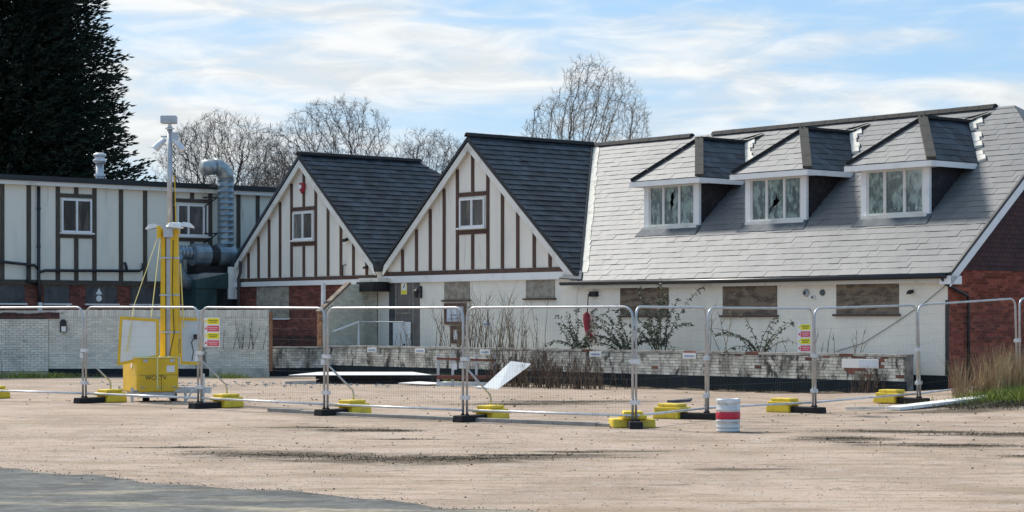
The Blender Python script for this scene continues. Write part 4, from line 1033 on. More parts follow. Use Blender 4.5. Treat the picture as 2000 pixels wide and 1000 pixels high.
# warning signs on the mesh
def warn(label, i, u, z, w=.46, h=.58):
    (x0, y0), (x1, y1) = POSTS[i], POSTS[i + 1]; d = Vector((x1 - x0, y1 - y0, 0)); rz = math.atan2(d.y, d.x); n = Vector((d.y, -d.x, 0)).normalized()
    P = Vector((x0, y0, 0)) + d * u + n * .035; P.z = gz(P.x, P.y) + z
    t = thing('warning_sign', label, 'sign', P, rz, 'site warning signs')
    MB().box(-w / 2, w / 2, -.004, .004, 0, h).obj('board', 'sign_white', t)
    bh = h / 4
    for k in range(4):
        zc = h - (k + .5) * bh; m = ('sign_yellow', 'sign_red')[k % 2]
        MB().box(-w / 2 + .09, w / 2 - .015, -.0075, -.0045, zc - bh * .40, zc + bh * .40).obj('hazard_panel', m, t)
        for q in range(2): MB().box(-w / 2 + .12 + .03 * q, w / 2 - .05 - .03 * q, -.010, -.008, zc + .018 - .036 * q - .007, zc + .018 - .036 * q + .007).obj('printed_line', 'print_dark' if k % 2 == 0 else 'print_pale', t)
        mb = MB(); mb.lathe([(.026, 0), (.026, .003)], 12, (-w / 2 + .045, -.0045, zc), Matrix.Rotation(R(90), 4, 'X')); mb.obj('pictogram', m, t)
warn('yellow and red striped warning sign on the fence right of the camera tower', 2, .115, 1.24)
warn('yellow and red striped warning sign on the fence right of the beer keg', 6, .885, 1.19, .42, .54)

# ================================================================== camera tower
TW = thing('camera_tower', 'yellow mobile camera tower with tall grey mast and white floodlights', 'camera tower', (-7.80, 44.8, 0.02), R(30))
mb = MB(); q = .47; ch = .06
base = [(-q + ch, -q), (q - ch, -q), (q, -q + ch), (q, q), (-q, q), (-q, -q + ch)]
mb.prism([(x, y, .24) for x, y in base], (0, 0, .72)); mb.obj('base_box', 'yellow', TW, bevel=.02)
mb = MB(); mb.prism([(x * 1.03, y * 1.03, .962) for x, y in base], (0, 0, .03)); mb.obj('lid', 'yellow_pale', TW)
mb = MB(); mb.box(-.40, .40, -.40, .40, .12, .235); mb.obj('chassis', 'galv', TW)
for (x, y) in ((-.62, -.55), (.55, -.62), (.62, .5), (-.5, .6)):
    mb = MB(); mb.lathe([(.13, 0), (.13, .025), (.03, .03), (.03, .42)], 12, (x, y, -.075)); mb.bar((x, y, .26), (x * .4, y * .4, .26), .06, .06); mb.obj('stabiliser', 'galv', TW)
rotc = Matrix.Rotation(R(-30), 4, 'Z')            # bring a part square to the yard again
def T(x, y, z): return rotc @ Vector((x, y, z))
mb = MB(); mb.box(-.02, 1.28, .05, .17, .20, .33, rotc); mb.tube([T(1.13, .02, -.08), T(1.13, .02, .62)], .03, 8); mb.tube([T(.92, -.05, .28), T(.75, -.1, .0)], .02, 6); mb.obj('drawbar', 'galv_light', TW)
mb = MB()
for x in (-.15, .45): mb.lathe([(.10, -.06), (.16, -.05), (.16, .05), (.10, .06)], 16, T(x, .25, .08), rotc @ Matrix.Rotation(R(90), 4, 'Y'))
mb.obj('wheel', 'rubber', TW)
# the mast stands right of centre; two yellow channels round a grey inner mast
mx0 = .42
def chan(x0, x1, x0t, x1t, z0, z1, y0, y1, m, name):
    mb = MB(); P = [T(x0, y0, z0), T(x1, y0, z0), T(x1, y1, z0), T(x0, y1, z0), T(x0t, y0, z1), T(x1t, y0, z1), T(x1t, y1, z1), T(x0t, y1, z1)]
    mb.add(P, [(3, 2, 1, 0), (4, 5, 6, 7), (0, 1, 5, 4), (1, 2, 6, 5), (2, 3, 7, 6), (3, 0, 4, 7)]); return mb.obj(name, m, TW)
chan(mx0 - .19, mx0 - .075, mx0 - .17, mx0 - .09, .99, 3.72, -.20, .05, 'yellow', 'mast_channel')
chan(mx0 + .03, mx0 + .22, mx0 + .03, mx0 + .17, .99, 3.72, -.20, .05, 'yellow', 'mast_channel')
chan(mx0 - .068, mx0 + .028, mx0 - .06, mx0 + .022, 1.0, 3.80, -.14, .03, 'galv', 'inner_mast')
mb = MB(); mb.tube([T(mx0 - .01, -.02, 3.8), T(mx0 - .01, -.02, 5.95)], .056, 12); mb.obj('extension_mast', 'galv', TW, smooth=True)
mb = MB(); mb.box(mx0 - .22, mx0 + .20, -.24, .10, 3.64, 3.74, rotc); mb.tube([T(mx0 - .20, -.27, 3.54), T(mx0 - .20, -.27, 3.80)], .05, 10); mb.obj('mast_collar', 'yellow', TW)
mb = MB(); mb.box(mx0 - .10, mx0 + .10, -.30, -.12, 3.56, 3.80, rotc); mb.obj('winch_box', 'galv', TW)
mb = MB(); pts = [T(mx0 + .09 + .022 * sin(i * 1.6), -.03 + .022 * cos(i * 1.6), 3.8 + i * .03) for i in range(60)]; mb.tube(pts, .010, 5); mb.obj('coiled_cable', 'black', TW)
mb = MB(); mb.bar(T(mx0 + .13, -.05, 3.8), T(mx0 + .10, -.05, 4.9), .03, .015); mb.obj('strap', 'yellow', TW)
# camera head
mb = MB(); mb.box(mx0 - .20, mx0 + .14, -.14, .10, 6.02, 6.19, rotc); mb.obj('camera_housing', 'galv', TW, bevel=.02)
mb = MB(); mb.lathe([(.10, 0), (.10, .025), (.04, .04), (.04, .12)], 12, T(mx0 - .01, -.02, 5.9)); mb.obj('camera_mount', 'galv_light', TW)
mb = MB(); mb.box(mx0 + .03, mx0 + .17, -.08, .06, 5.60, 5.83, rotc); mb.obj('junction_box', 'galv', TW)
for s_, name in ((-1, 'floodlight'), (1, 'floodlight')):
    mb = MB(); c = T(mx0 - .01 + s_ * .20, -.10, 5.58 if s_ < 0 else 5.56)
    mb.tube([c + T(-s_ * .10, .06, .10), c, c + T(s_ * .10, -.02, -.12)], [.05, .07, .085], 10); mb.obj('horn', 'galv_light', TW)
mb = MB(); mb.bar(T(mx0 - .2, -.02, 5.74), T(mx0 + .22, -.02, 5.74), .03, .03); mb.obj('crossbar', 'galv', TW)
# white floodlights round the collar
def flood(dx, dy, z, yaw, ln=.30):
    mb = MB(); Rm = rotc @ Matrix.Translation((mx0 + dx, dy, z)) @ Matrix.Rotation(yaw, 4, 'Z') @ Matrix.Rotation(R(8), 4, 'Y')
    P = [(-.02, -.09, -.03), (.10, -.13, .05), (ln * .7, -.13, .05), (ln, -.05, -.02)]
    vs = []
    for x, y, zz in P: vs += [Rm @ Vector((x, y, -.03)), Rm @ Vector((x, -y, -.03)), Rm @ Vector((x, -y * .8, zz + .02)), Rm @ Vector((x, y * .8, zz + .02))]
    fs = [(0, 1, 2, 3), (12, 15, 14, 13)] + [(i * 4 + j, i * 4 + (j + 1) % 4, i * 4 + 4 + (j + 1) % 4, i * 4 + 4 + j) for i in range(3) for j in range(4)]
    mb.add(vs, fs); o = mb.obj('floodlight', 'white', TW)
    g = MB(); g.add([Rm @ Vector((x, y, -.034)) for x, y in ((.06, -.10), (ln * .8, -.08), (ln * .8, .08), (.06, .10))], [(0, 1, 2, 3)]); g.obj('lens', 'black', o)
    bmk = MB(); bmk.box(-.02, .05, -.04, .04, -.16, -.03, Rm); bmk.obj('yoke', 'galv_light', o)
flood(-.22, -.10, 3.80, R(190)); flood(.02, -.24, 3.82, R(-35), .32); flood(.18, -.02, 3.84, R(5), .34); flood(.05, .12, 3.84, R(70))
for x in (-.30, .30):
    mb = MB(); mb.box(x - .05, x + .05, -.49, -.468, .88, .94); mb.obj('latch', 'galv', TW)
for x in (-.36, .0, .36):
    mb = MB(); mb.lathe([(.012, -.05), (.012, .05)], 8, (x, -.474, .34), Matrix.Rotation(R(90), 4, 'Y')); mb.obj('hinge', 'galv', TW)
mb = MB(); mb.box(-.44, .44, -.476, -.469, .60, .606); mb.box(.06, .066, -.476, -.469, .27, .60); mb.obj('door_seam', 'black', TW)
mb = MB(); mb.box(.18, .36, -.478, -.469, .66, .80); mb.obj('rating_plate', 'sign_white', TW)
mb = MB(); mb.tube([T(mx0 + .10, -.24, 3.5), T(mx0 + .08, -.25, 2.4), T(mx0 + .12, -.24, 1.5), T(mx0 + .02, -.26, 1.0)], .010, 5); mb.obj('power_cable', 'black', TW)
for z in (1.5, 2.3, 3.1):
    mb = MB(); mb.box(mx0 - .20, mx0 + .23, -.215, -.16, z, z + .035, rotc); mb.obj('mast_clip', 'galv', TW)
# folding panels either side
def tpanel(P, m):
    P = [T(*p) for p in P]; c = sum(P, Vector()) / 4; n = (P[1] - P[0]).cross(P[3] - P[0]).normalized() * .03
    mb = MB()
    I = [c + (p - c) * .87 for p in P]
    for i in range(4):
        j = (i + 1) % 4; mb.prism([P[i], P[j], I[j], I[i]], n)
    o = mb.obj('side_panel', 'yellow', TW)
    mb = MB(); mb.prism([i_ + n * .2 for i_ in I], n * .5); mb.obj('panel_sheet', m, o)
    return o
tpanel([(-.66, -.34, .80), (.24, -.40, .98), (.24, -.40, 1.80), (-.60, -.34, 1.86)], 'tower_panel')
pr = tpanel([(.62, .1, .82), (1.0, .3, .80), (1.08, .3, 1.82), (.60, .1, 1.84)], 'tower_panel_b')
mb = MB(); mb.box(.90, .99, .1, .16, 1.36, 1.47, rotc); mb.tube([T(.93, .1, 1.40), T(.86, .1, 1.3), T(.90, .1, 1.1), T(.87, .1, .9)], .012, 6); mb.obj('cable_plug', 'black', pr)
mb = MB()
mb.bar(T(mx0 - .22, -.22, 3.6), T(-.30, -.35, 2.1), .055, .012); mb.bar(T(-.30, -.35, 2.1), T(-.45, -.42, 1.1), .035, .012)
mb.bar(T(mx0 - .18, -.24, 3.5), T(.06, -.30, 1.85), .045, .012); mb.bar(T(mx0 + .24, -.15, 3.0), T(mx0 + .30, -.1, 1.6), .04, .012); mb.obj('strap', 'yellow_pale', TW)
mb = MB(); mb.lathe([(.055, 0), (.055, .006)], 16, (-.472, -.10, .80), Matrix.Rotation(R(-90), 4, 'Y')); mb.obj('badge', 'sign_white', TW)
mb = MB(); mb.box(-.05, -.015, -.488, -.471, .30, .97); mb.obj('strap', 'yellow_pale', TW)
def text(body, size, parent, loc, rot, m, name='lettering', align='LEFT'):
    c = bpy.data.curves.new(name, 'FONT'); c.body = body; c.size = size; c.extrude = .002; c.align_x = align
    tmp = bpy.data.objects.new(name, c); COL.objects.link(tmp)
    me = bpy.data.meshes.new_from_object(tmp.evaluated_get(bpy.context.evaluated_depsgraph_get())); bpy.data.objects.remove(tmp)
    me.materials.clear(); me.materials.append(M[m]); o = bpy.data.objects.new(name, me); COL.objects.link(o); o.parent = parent; o.location = loc; o.rotation_euler = rot
    return o
text('WCCTV', .13, TW, (-.30, -.4745, .50), (R(90), 0, 0), 'black')
tx = text('WCCTV', .085, TW, T(mx0 + .20, -.2025, 1.38), (R(90), R(90), R(-30)), 'black')

# ================================================================== loose objects in the yard
t = thing('beer_keg', 'silver steel beer keg with a red band standing on the gravel', 'keg', (3.48, 33.4, gz(3.48, 33.4)))
mb = MB(); mb.lathe([(.185, 0), (.196, .01), (.196, .03), (.186, .045), (.188, .06), (.196, .075), (.196, .085), (.190, .10), (.190, .160), (.198, .170), (.198, .185), (.190, .195), (.190, .34), (.198, .35), (.198, .365), (.190, .375), (.190, .44), (.186, .46), (.184, .48)], 36); mb.obj('body', 'keg_metal', t, smooth=True)
mb = MB(); mb.lathe([(.1925, .205), (.1965, .215), (.1965, .315), (.1925, .325)], 36); mb.obj('band', 'keg_red', t, smooth=True)
mb = MB(); mb.lathe([(.186, .44), (.196, .465), (.196, .525), (.188, .535), (.176, .53), (.176, .47)], 36); mb.obj('chime', 'keg_metal', t, smooth=True)
mb = MB()
for i in range(9):
    a0, a1 = R(-112 + i * 5), R(-112 + (i + 1) * 5); h = .022 * sin(pi * (i + .5) / 9) + .004
    mb.add([(.1985 * cos(a0), .1985 * sin(a0), .495 - h), (.1985 * cos(a1), .1985 * sin(a1), .495 - h), (.1985 * cos(a1), .1985 * sin(a1), .495 + h), (.1985 * cos(a0), .1985 * sin(a0), .495 + h)], [(0, 1, 2, 3)])
mb.obj('hand_slot', 'white', t)
# pallet stack with white boards on top
def quad_board(name, label, cat, P, th, m, group=None, kind=None):
    P = [Vector(p) for p in P]; o = P[0].copy(); mb = MB(); mb.prism([p - o for p in P], (0, 0, -th))
    return tag(mb.obj(name, m, None, o), label, cat, group)
t = thing('pallet_stack', 'low black pallets under a white board before the low wall', 'pallets', (-5.55, 58.6, 0), R(-4))
for z in (0, .13):
    for y in (0, .6, 1.2): MB().box(0, 3.5, y, y + .1, z, z + .09).obj('bearer', 'pallet', t)
    for k in range(12): MB().box(.02 + k * .29, .24 + k * .29, -.02, 1.33, z + .091, z + .112).obj('slat', 'pallet', t)
quad_board('white_board', 'large white sheet lying on the black pallets', 'board', [(-6.25, 58.1, .262), (-3.6, 58.0, .268), (-2.25, 58.4, .258), (-2.9, 60.6, .285), (-5.6, 60.4, .29)], .018, 'white_board')
quad_board('white_board', 'smaller white board lying flat right of the pallets', 'board', [(-3.15, 57.4, .06), (-2.3, 56.6, .05), (-1.75, 57.2, .055), (-2.6, 58.2, .08)], .02, 'white_board')
quad_board('white_board', 'pale offcut board beside the rusty metal frame', 'board', [(-3.0, 59.3, .06), (-1.9, 58.3, .05), (-1.75, 58.5, .055), (-2.8, 59.7, .07)], .03, 'white_board')
mb = MB(); mb.box(0, .9, 0, .25, 0, .09); tag(mb.obj('timber_offcut', 'rubble', None, (-6.35, 57.9, 0), (0, 0, .3)), 'short pale block lying at the left end of the pallets', 'offcut')
# rusty frame
t = thing('metal_frame', 'old metal barrier frame with rusty red rails leaning by the low wall', 'metal frame', (-2.05, 56.5, 0), R(-6))
for x in (0, .40, 1.05, 1.55): MB().box(x, x + .07, 0, .06, 0, .86 if x != .40 else .92).obj('upright', 'galv', t)
for z, m in ((.70, 'rust'), (.22, 'rust'), (.27, 'rust'), (.06, 'galv_light')):
    mb = MB(); mb.bar((0, -.035, z + (.05 if z > .5 else 0)), (1.62, -.035, z), .04, .06 if z > .1 else .09); mb.obj('rail', m, t)
MB().box(.42, .56, -.06, -.055, .45, .62).obj('tag_plate', 'white', t)
# leaning white board in the brambles
t = thing('leaning_board', 'thick white board leaning in the brambles by the rusty frame', 'board', (-.65, 54.3, 0), 0)
mb = MB(); mb.prism([(-.10, -.2, .02), (.28, -.30, .0), (1.10, .55, .58), (.58, .60, .64)], (.04, .10, .07)); mb.obj('panel', 'white_board', t)
mb = MB(); mb.prism([(-.35, .0, .06), (-.05, -.25, .04), (.1, .1, .05), (-.15, .3, .07)], (0, 0, -.04)); mb.obj('broken_corner', 'white_board', t)
t = thing('white_plank', 'long white plank lying on the ground by the grassy bank', 'plank', (7.35, 40.7, gz(7.35, 40.7)), 0)
mb = MB(); d = Vector((2.35, 2.6, 0)); nrm = Vector((.28, -.16, 0))
z1_ = gz(9.6, 43.2) - gz(7.35, 40.7)
mb.prism([(0, 0, .08), (.22, -.22, .07), (2.55, 1.7, .07 + z1_), (2.45, 1.95, .09 + z1_)], (0, 0, -.06)); mb.obj('plank', 'white_board', t)
mb = MB(); mb.bar((-.75, .3, .03), (-.02, .02, .05), .08, .05); mb.obj('end_batten', 'mortar_white', t)
mb = MB(); mb.prism([(0, 0, 0), (.30, .08, .02), (.55, .02, .05), (.50, -.10, .02), (.1, -.12, 0)], (0, 0, .05)); tag(mb.obj('plastic_bag', 'bag_blue', None, (3.38, 45.2, 0)), 'crumpled dark blue bag lying between the keg and low wall', 'bag')

# ================================================================== plants
def stem(mb, p, ln, dirv, r0, wig=.1, n=5, droop=0.):
    p = Vector(p); d = Vector(dirv).normalized(); pts = [p.copy()]
    for k in range(n):
        d = (d + Vector((random.uniform(-wig, wig), random.uniform(-wig, wig), random.uniform(-wig, wig) * .4 - droop * (k + 1) / n))).normalized()
        p = p + d * ln / n; pts.append(p.copy())
    mb.tube(pts, [r0 * (1 - .8 * i / n) for i in range(n + 1)], 3, False); return pts
def dead_clump(label, P, n, h, spread, m='stem', twigs=3, group='dead stems along the patio', name='dead_plant', cat='dead plant'):
    t = thing(name, label, cat, P, 0, group); a = MB(); b = MB()
    for _ in range(n):
        o = Vector((random.gauss(0, spread), random.gauss(0, spread * .4), 0)); H_ = h * random.uniform(.45, 1.05)
        pts = stem(a, o, H_, (random.uniform(-.25, .25), random.uniform(-.15, .15), 1), .014, .12, 6)
        for _ in range(twigs):
            k = random.randint(2, 5); stem(b, pts[k], H_ * random.uniform(.12, .35), (random.uniform(-.8, .8), random.uniform(-.5, .5), 1), .008, .2, 4)
    tag(a.obj('stems', m, t), kind='stuff'); tag(b.obj('twigs', m, t), kind='stuff'); return t
def leafy(label, P, n, h, spread, leaves, droop=.15, name='shrub', cat='shrub', lm='leaf', ls=.09, group=None):
    t = thing(name, label, cat, P, 0, group); a = MB(); L = MB()
    for _ in range(n):
        ang = random.uniform(-1, 1); pts = stem(a, (random.gauss(0, .08), random.gauss(0, .05), 0), h * random.uniform(.6, 1.05), (ang * spread, random.uniform(-.25, .15), 1), .016, .16, 7, droop * abs(ang))
        for k in range(int(leaves * 1.25)):
            q = random.randint(1, 6); p = pts[q].lerp(pts[q + 1], random.random()) if q < 7 else pts[7]
            dd = Vector((random.uniform(-1, 1), random.uniform(-1, .4), random.uniform(-.9, .4))).normalized() * ls * random.uniform(.6, 1.5)
            sd = dd.cross(Vector((random.uniform(-1, 1), random.uniform(-1, 1), random.uniform(-1, 1)))).normalized() * ls * .20
            L.add([p, p + dd * .5 + sd, p + dd, p + dd * .5 - sd], [(0, 1, 2, 3)])
    a.obj('stems', 'stem_green', t); L.obj('leaves', lm, t); return t
random.seed(11)
for a, b, n, h, s, lab in ((-17.2, -1.5, 20, 1.6, .36, 'thin dead stems right of the notice board'), (-16.2, -1.6, 24, 1.9, .38, 'dense dead stems below the small high boarded window'), (-15.3, -1.5, 22, 1.8, .38, 'tall dead stems in the middle of the white gable wall'),
                        (-14.3, -1.6, 18, 1.55, .38, 'dead stems by the corner of the gable and wing'), (-20.2, -1.3, 7, .9, .22, 'sparse dead stems right of the boarded door'), (-6.3, -1.5, 5, 1.6, .22, 'bare grey stems before the middle boarded window of the wing'),
                        (-3.2, -1.5, 6, .75, .5, 'short dead stems below the grainy plywood window'), (-1.5, -1.4, 5, .8, .35, 'sparse dead weeds above the right end of the low wall')):
    dead_clump(lab, B(a, b, .88), n, h, s)
for a, b, n, h, sp, lv, lab in ((-11.75, -1.5, 15, 1.4, 1.15, 32, 'arching leafy shrub under the red hanging cloth'), (-9.75, -1.5, 16, 1.6, 1.05, 44, 'bushy leafy shrub before the first boarded window'), (-8.7, -1.3, 13, 2.15, .45, 64, 'tallest leafy shrub reaching up between two boarded windows'),
                              (-4.75, -1.5, 12, 1.45, 1.0, 22, 'arching shrub with drooping leaves behind the warning sign right of the keg'), (-23.0, -1.4, 0, .5, .5, 10, '')):
    if n: leafy(lab, B(a, b, .88), n, h, sp, lv, .45, ls=.10)
for x, y, n, h, s, lab in ((-.1, 56.2, 70, 1.15, .38, 'brown bramble stalks behind the leaning white board'), (.9, 55.2, 90, 1.05, .5, 'thick brown brambles against the base of the low wall'), (1.9, 54.0, 60, .8, .45, 'low brown brambles right of the leaning board')):
    dead_clump(lab, (x, y, 0), n, h, s, 'bramble', 5, 'brambles before the low wall', 'bramble', 'bramble')
x, y = B(-.35, -2.55).xy; dead_clump('rust brown dry bush at the right end of the low wall', (x, y, gz(x, y)), 40, .62, .16, 'bramble', 5, None, 'dry_bush', 'bush')
x, y = -9.3, 64.4; dead_clump('bare grey creeper stems against the yard wall behind the warning sign', (x + .9, y + .25, .9), 12, 1.05, .45, 'stem_green', 2, None, 'creeper', 'creeper')
dead_clump('leafless grey weed before the white yard wall at far left', (-15.3, 62.5, 0), 8, 1.0, .2, 'stem_green', 3, None, 'weed', 'weed')
def blades(mb, pts, h, w, lean=.4):
    for (x, y, z) in pts:
        a = random.uniform(0, 2 * pi); hh = h * random.uniform(.4, 1.15); ww = w * random.uniform(.6, 1.3)
        dx, dy = cos(a) * ww, sin(a) * ww; lx, ly = random.gauss(0, lean) * hh, random.gauss(0, lean) * hh
        r = random.random()
        mb.add([(x - dx, y - dy, z - .01), (x + dx, y + dy, z - .01), (x + lx * .4 + dx * .6, y + ly * .4 + dy * .6, z + hh * .6), (x + lx * .4 - dx * .6, y + ly * .4 - dy * .6, z + hh * .6), (x + lx, y + ly, z + hh)], [(0, 1, 2, 3), (3, 2, 4)], r)
def spots(n, cx, cy, sx, sy):
    out = []
    for _ in range(n):
        x, y = random.gauss(cx, sx), random.gauss(cy, sy); out.append((x, y, gz(x, y)))
    return out
mb = MB()
for k in range(30):
    cx, cy = random.gauss(10.9, .75), random.gauss(43.0, .5)
    blades(mb, spots(random.randint(90, 260), cx, cy, random.uniform(.07, .2), random.uniform(.07, .2)), random.uniform(.45, 1.08), random.uniform(.004, .008), random.uniform(.14, .34))
tag(mb.obj('dry_grass', 'dry_grass'), kind='stuff')
mb = MB(); blades(mb, spots(3600, 10.6, 41.9, .65, .35), .26, .008, .7); blades(mb, spots(1600, 11.3, 41.6, .6, .4), .30, .008, .7); blades(mb, spots(500, 9.3, 41.9, .5, .3), .14, .006, .8)
blades(mb, spots(420, -15.0, 63.6, .55, .25), .22, .012, .6); blades(mb, spots(250, -14.0, 63.9, .5, .2), .18, .012, .6); blades(mb, spots(260, -8.6, 63.4, .3, .2), .20, .010, .6); blades(mb, spots(200, -2.2, 61.0, .3, .2), .25, .01, .5)
tag(mb.obj('green_grass', 'green_grass'), kind='stuff')
mb = MB()
for i in range(900):
    a = random.uniform(-16, .4); p = B(a, -2.2 - abs(random.gauss(.12, .2)))
    blades(mb, [(p.x, p.y, gz(p.x, p.y))], .10, .006, .8)
blades(mb, spots(2200, 9.9, 41.2, .9, .4), .12, .007, .9); blades(mb, spots(260, 7.9, 32.6, .7, .15), .05, .006, .9); blades(mb, spots(260, -1.0, 26.8, 1.0, .15), .04, .005, .9)
tag(mb.obj('dead_grass', 'moss_soil'), kind='stuff')
mb = MB(); dirt(mb, 10.3, 41.6, 1.9, .75, .10, 34, .35); dirt(mb, 11.2, 42.3, 1.5, 1.2, .18, 30); tag(mb.obj('earth_bank', 'moss_soil'), kind='structure')
mb = MB()
for k in range(9): a = B(-14 + k * 1.55, -2.5 - random.random() * .2); dirt(mb, a.x, a.y, .8, .22, .06, 18, AB)
tag(mb.obj('soil_heap', 'soil'), kind='stuff')

# ================================================================== trees
def bare_tree(seed, H_, Rc, cz=.64, rz=.36, n_att=5200, fork=.34, up=.10, step=.24, kill=.34, reach=3.2, wob=.22, twigs=3, tl=.50, lumps=5):
    """limbs grow towards free space in a lumpy crown (space colonisation); thickness follows what each limb carries"""
    import numpy as np
    rg = np.random.default_rng(seed); rnd = random.Random(seed)
    C_ = np.array([0, 0, cz * H_]); E_ = np.array([Rc, Rc, rz * H_])
    lobes = [(rg.normal(0, 1, 3), rg.uniform(.45, .62)) for _ in range(lumps)]
    lobes = [(d / np.linalg.norm(d) * rg.uniform(.45, .66) * np.array([1, 1, .8]) + np.array([0, 0, .1]), r) for d, r in lobes] + [(np.zeros(3), .70)]
    P = []
    while len(P) < n_att:
        q = rg.uniform(-1, 1, 3)
        if q[2] < -.75: continue
        if any(((q - d) ** 2).sum() < r * r for d, r in lobes) and (q ** 2).sum() < 1.05: P.append(C_ + q * E_)
    A = np.array(P); nodes = [np.zeros(3)]; par = [-1]
    z = 0.; d = np.array([rnd.uniform(-.05, .05), rnd.uniform(-.05, .05), 1.])
    while z < H_ * fork:
        d = d + rg.normal(0, .05, 3); d[2] = 1.; nodes.append(nodes[-1] + d / np.linalg.norm(d) * step); par.append(len(nodes) - 2); z = nodes[-1][2]
    N0 = np.array(nodes); D = np.linalg.norm(A[:, None] - N0[None], axis=2); near = D.argmin(1); dist = D.min(1)
    first = True
    for it in range(150):
        lim = reach if not first else 1e9
        m = dist < lim
        if not m.any(): break
        idx = near[m]; v = A[m] - np.array(nodes)[idx]; v /= np.linalg.norm(v, axis=1)[:, None] + 1e-9
        acc = {}
        for i, w in zip(idx.tolist(), v): acc[i] = acc.get(i, 0) + w
        new = []
        for i, w in acc.items():
            w = w / (np.linalg.norm(w) + 1e-9) + rg.normal(0, wob, 3) + np.array([0, 0, up]); w /= np.linalg.norm(w)
            nodes.append(nodes[i] + w * step); par.append(i); new.append(len(nodes) - 1)
        X = np.array([nodes[i] for i in new]); Dn = np.linalg.norm(A[:, None] - X[None], axis=2); j = Dn.argmin(1); dn = Dn[np.arange(len(A)), j]
        better = dn < dist; near[better] = np.array(new)[j[better]]; dist = np.minimum(dist, dn)
        keep = dist > kill; A, near, dist = A[keep], near[keep], dist[keep]
        if first and (dist < reach).any(): first = False
        if len(A) == 0: break
    n = len(nodes); kids = [[] for _ in range(n)]
    for i in range(1, n): kids[par[i]].append(i)
    rad = [0.] * n; ex = 1.97
    for i in range(n - 1, -1, -1):
        rad[i] = .0075 if not kids[i] else sum(rad[k] ** ex for k in kids[i]) ** (1 / ex) * 1.002
    tr = MB(); tw = MB(); todo = [0]; V = [Vector(p) for p in nodes]
    while todo:
        i = todo.pop(); ch = [par[i], i] if par[i] >= 0 else [i]; j = i
        while kids[j]:
            ks = sorted(kids[j], key=lambda k: -rad[k]); todo += ks[1:]; j = ks[0]; ch.append(j)
        if len(ch) < 2: continue
        r_ = [min(rad[k], rad[i]) for k in ch]; big = r_[0] > .05
        (tr if big else tw).tube([V[k] for k in ch], r_, 7 if r_[0] > .12 else (5 if big else 3), False)
        for q in range(2, len(ch)):
            k = ch[q]
            if rad[k] > .03: continue
            dv = (V[k] - V[ch[q - 1]]).normalized()
            for _ in range(twigs if not kids[k] else (2 if rnd.random() < .6 else 1)):
                e = dv + Vector((rnd.gauss(0, .7), rnd.gauss(0, .7), rnd.gauss(.15, .5))); e.normalize(); l_ = tl * rnd.uniform(.5, 1.2)
                m1 = V[k] + e * l_ * .5; m2 = m1 + (e + Vector((rnd.gauss(0, .35), rnd.gauss(0, .35), rnd.gauss(.1, .3)))).normalized() * l_ * .5
                tw.tube([V[k], m1, m2], [.0065, .0055, .004], 3, False)
                for _2 in range(2):
                    o_ = V[k].lerp(m1, .6) if _2 else m1
                    e2 = (e + Vector((rnd.gauss(0, .6), rnd.gauss(0, .6), rnd.gauss(.15, .4)))).normalized() * l_ * rnd.uniform(.3, .7)
                    tw.tube([o_, o_ + e2], [.005, .0035], 3, False)
    k = H_ / max(v[2] for v in tw.v)
    for m_ in (tr, tw): m_.v = [(v[0] * k, v[1] * k, v[2] * k) for v in m_.v]
    return tr, tw
def tree_thing(label, P, seed, H_, Rc, mt='bark', mw='twig', name='bare_tree', group='bare winter trees behind the roofs', **k):
    t = thing(name, label, 'tree', P, 0, group); tr, tw = bare_tree(seed, H_, Rc, **k)
    tr.obj('trunk', mt, t, smooth=True); tw.obj('crown', mw, t); return t
oak1 = tree_thing('bare oak with forked dark limbs behind the silver duct', (-16.7, 120, 0), 5, 14.2, 4.4, fork=.32, wob=.32)
oak2 = tree_thing('wide bare oak behind the far gable roof', (-11.6, 130, 0), 8, 16.3, 5.0, fork=.40, wob=.32)
oak3 = tree_thing('dark twiggy oak low between the two gables', (-4.0, 125, 0), 21, 13.6, 4.6, fork=.32, wob=.36)
ash = tree_thing('tallest upright pale bare tree above the meeting of the two roofs', (3.6, 120, 0), 14, 17.4, 5.2, mw='twig_pale', cz=.62, rz=.40, up=.30, wob=.16, fork=.26, n_att=5000, lumps=8)
def tree_copy(src, label, P, s, rz, group='bare winter trees behind the roofs'):
    c = copy_tree(src); c.location = P; c.scale = (s, s, s); c.rotation_euler.z = rz; c['label'] = label; c['group'] = group; return c
tree_copy(oak3, 'bushy bare tree filling the gap left of the front gable peak', (-8.2, 140, 0), .93, 2.0)
tree_copy(ash, 'thin pale bare tree right of the conifer', (-24.5, 140, 0), .62, 1.1)
tree_copy(ash, 'faint bare treetop just above the long ridge', (14.0, 170, 0), .92, 2.2)
tree_copy(ash, 'faint bare treetop above the last dormer', (31.0, 170, 0), 1.0, .4)
tree_copy(ash, 'faint bare treetop at the right end of the ridge', (41.0, 170, 0), 1.12, 3.0)
tree_copy(oak2, 'bare oak filling in behind the left oak', (-14.6, 142, 0), .86, 1.3)
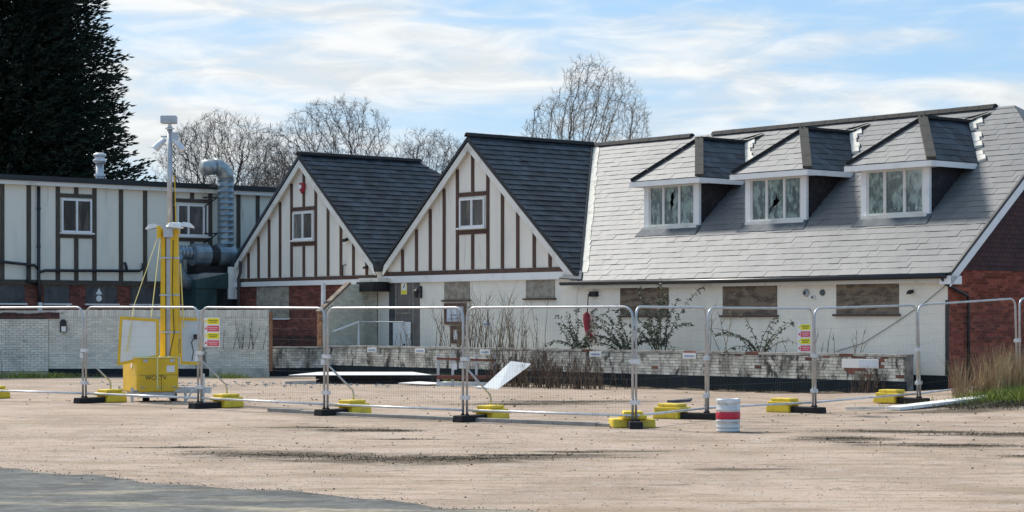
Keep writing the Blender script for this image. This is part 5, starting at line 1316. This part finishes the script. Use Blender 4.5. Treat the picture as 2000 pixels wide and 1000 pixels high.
# trees that stand off to the left and are mirrored in the dormer glass
for i, (x, y, s) in enumerate(((-58, 60, .8), (-66, 66, .9), (-74, 56, 1.0), (-62, 52, .75))):
    tree_copy((oak2, ash, oak1, oak3)[i], 'bare tree standing far off to the left of the yard', (x, y, 0), s, i * 1.4, 'bare trees left of the yard')
def conifer(label, P, H_, R0, seed):
    rnd = random.Random(seed); t = thing('conifer_tree', label, 'tree', P, 0)
    tr = MB(); tr.tube([(0, 0, 0), (.1, 0, H_ * .5), (0, .1, H_ * .95)], [.5, .35, .06], 8); tr.obj('trunk', 'bark', t)
    cr = MB()
    def prof(z):
        u = z / H_
        return R0 * (1 - u) ** .62 * min(1, .62 + u * 2.2)
    for i in range(7000):
        z = H_ * (.05 + .94 * rnd.random() ** 1.2); a = rnd.uniform(0, 2 * pi); Rr = prof(z) * rnd.uniform(.82, 1.0) * (1 + .04 * sin(3 * a + z * .9) + .04 * sin(z * 2.3 + a))
        out = Vector((cos(a), sin(a), 0)); side = Vector((-sin(a), cos(a), 0)); rise = rnd.uniform(-.02, .26)
        p = out * Rr * .30 + Vector((0, 0, z - .10 * Rr)); q = out * Rr + side * rnd.gauss(0, .25) + Vector((0, 0, z + rise * Rr * .6))
        for k in range(15):
            f = ((k + rnd.random()) / 15) ** .62; w_ = .30 * (1 - f) + .05
            c = p.lerp(q, f) + side * rnd.gauss(0, w_) + Vector((0, 0, rnd.gauss(0, w_ * .8)))
            for _ in range(3):
                d = (out * rnd.uniform(.5, 1.2) + side * rnd.gauss(0, .45) + Vector((0, 0, rnd.uniform(-.15, .6)))).normalized() * rnd.uniform(.20, .44) * (1.7 if f < .5 else 1)
                w = d.cross(Vector((rnd.gauss(0, 1), rnd.gauss(0, 1), rnd.gauss(0, 1)))).normalized() * rnd.uniform(.028, .055) * (2.6 if f < .5 else 1)
                cr.add([c - w * .6, c + d * .45 - w, c + d, c + d * .45 + w], [(0, 1, 2, 3)], rnd.random())
    cr.obj('crown', 'needle', t); return t
conifer('huge dark evergreen conifer towering behind the flat-roofed wing', (-26.2, 104, 0), 33, 9.4, 4)
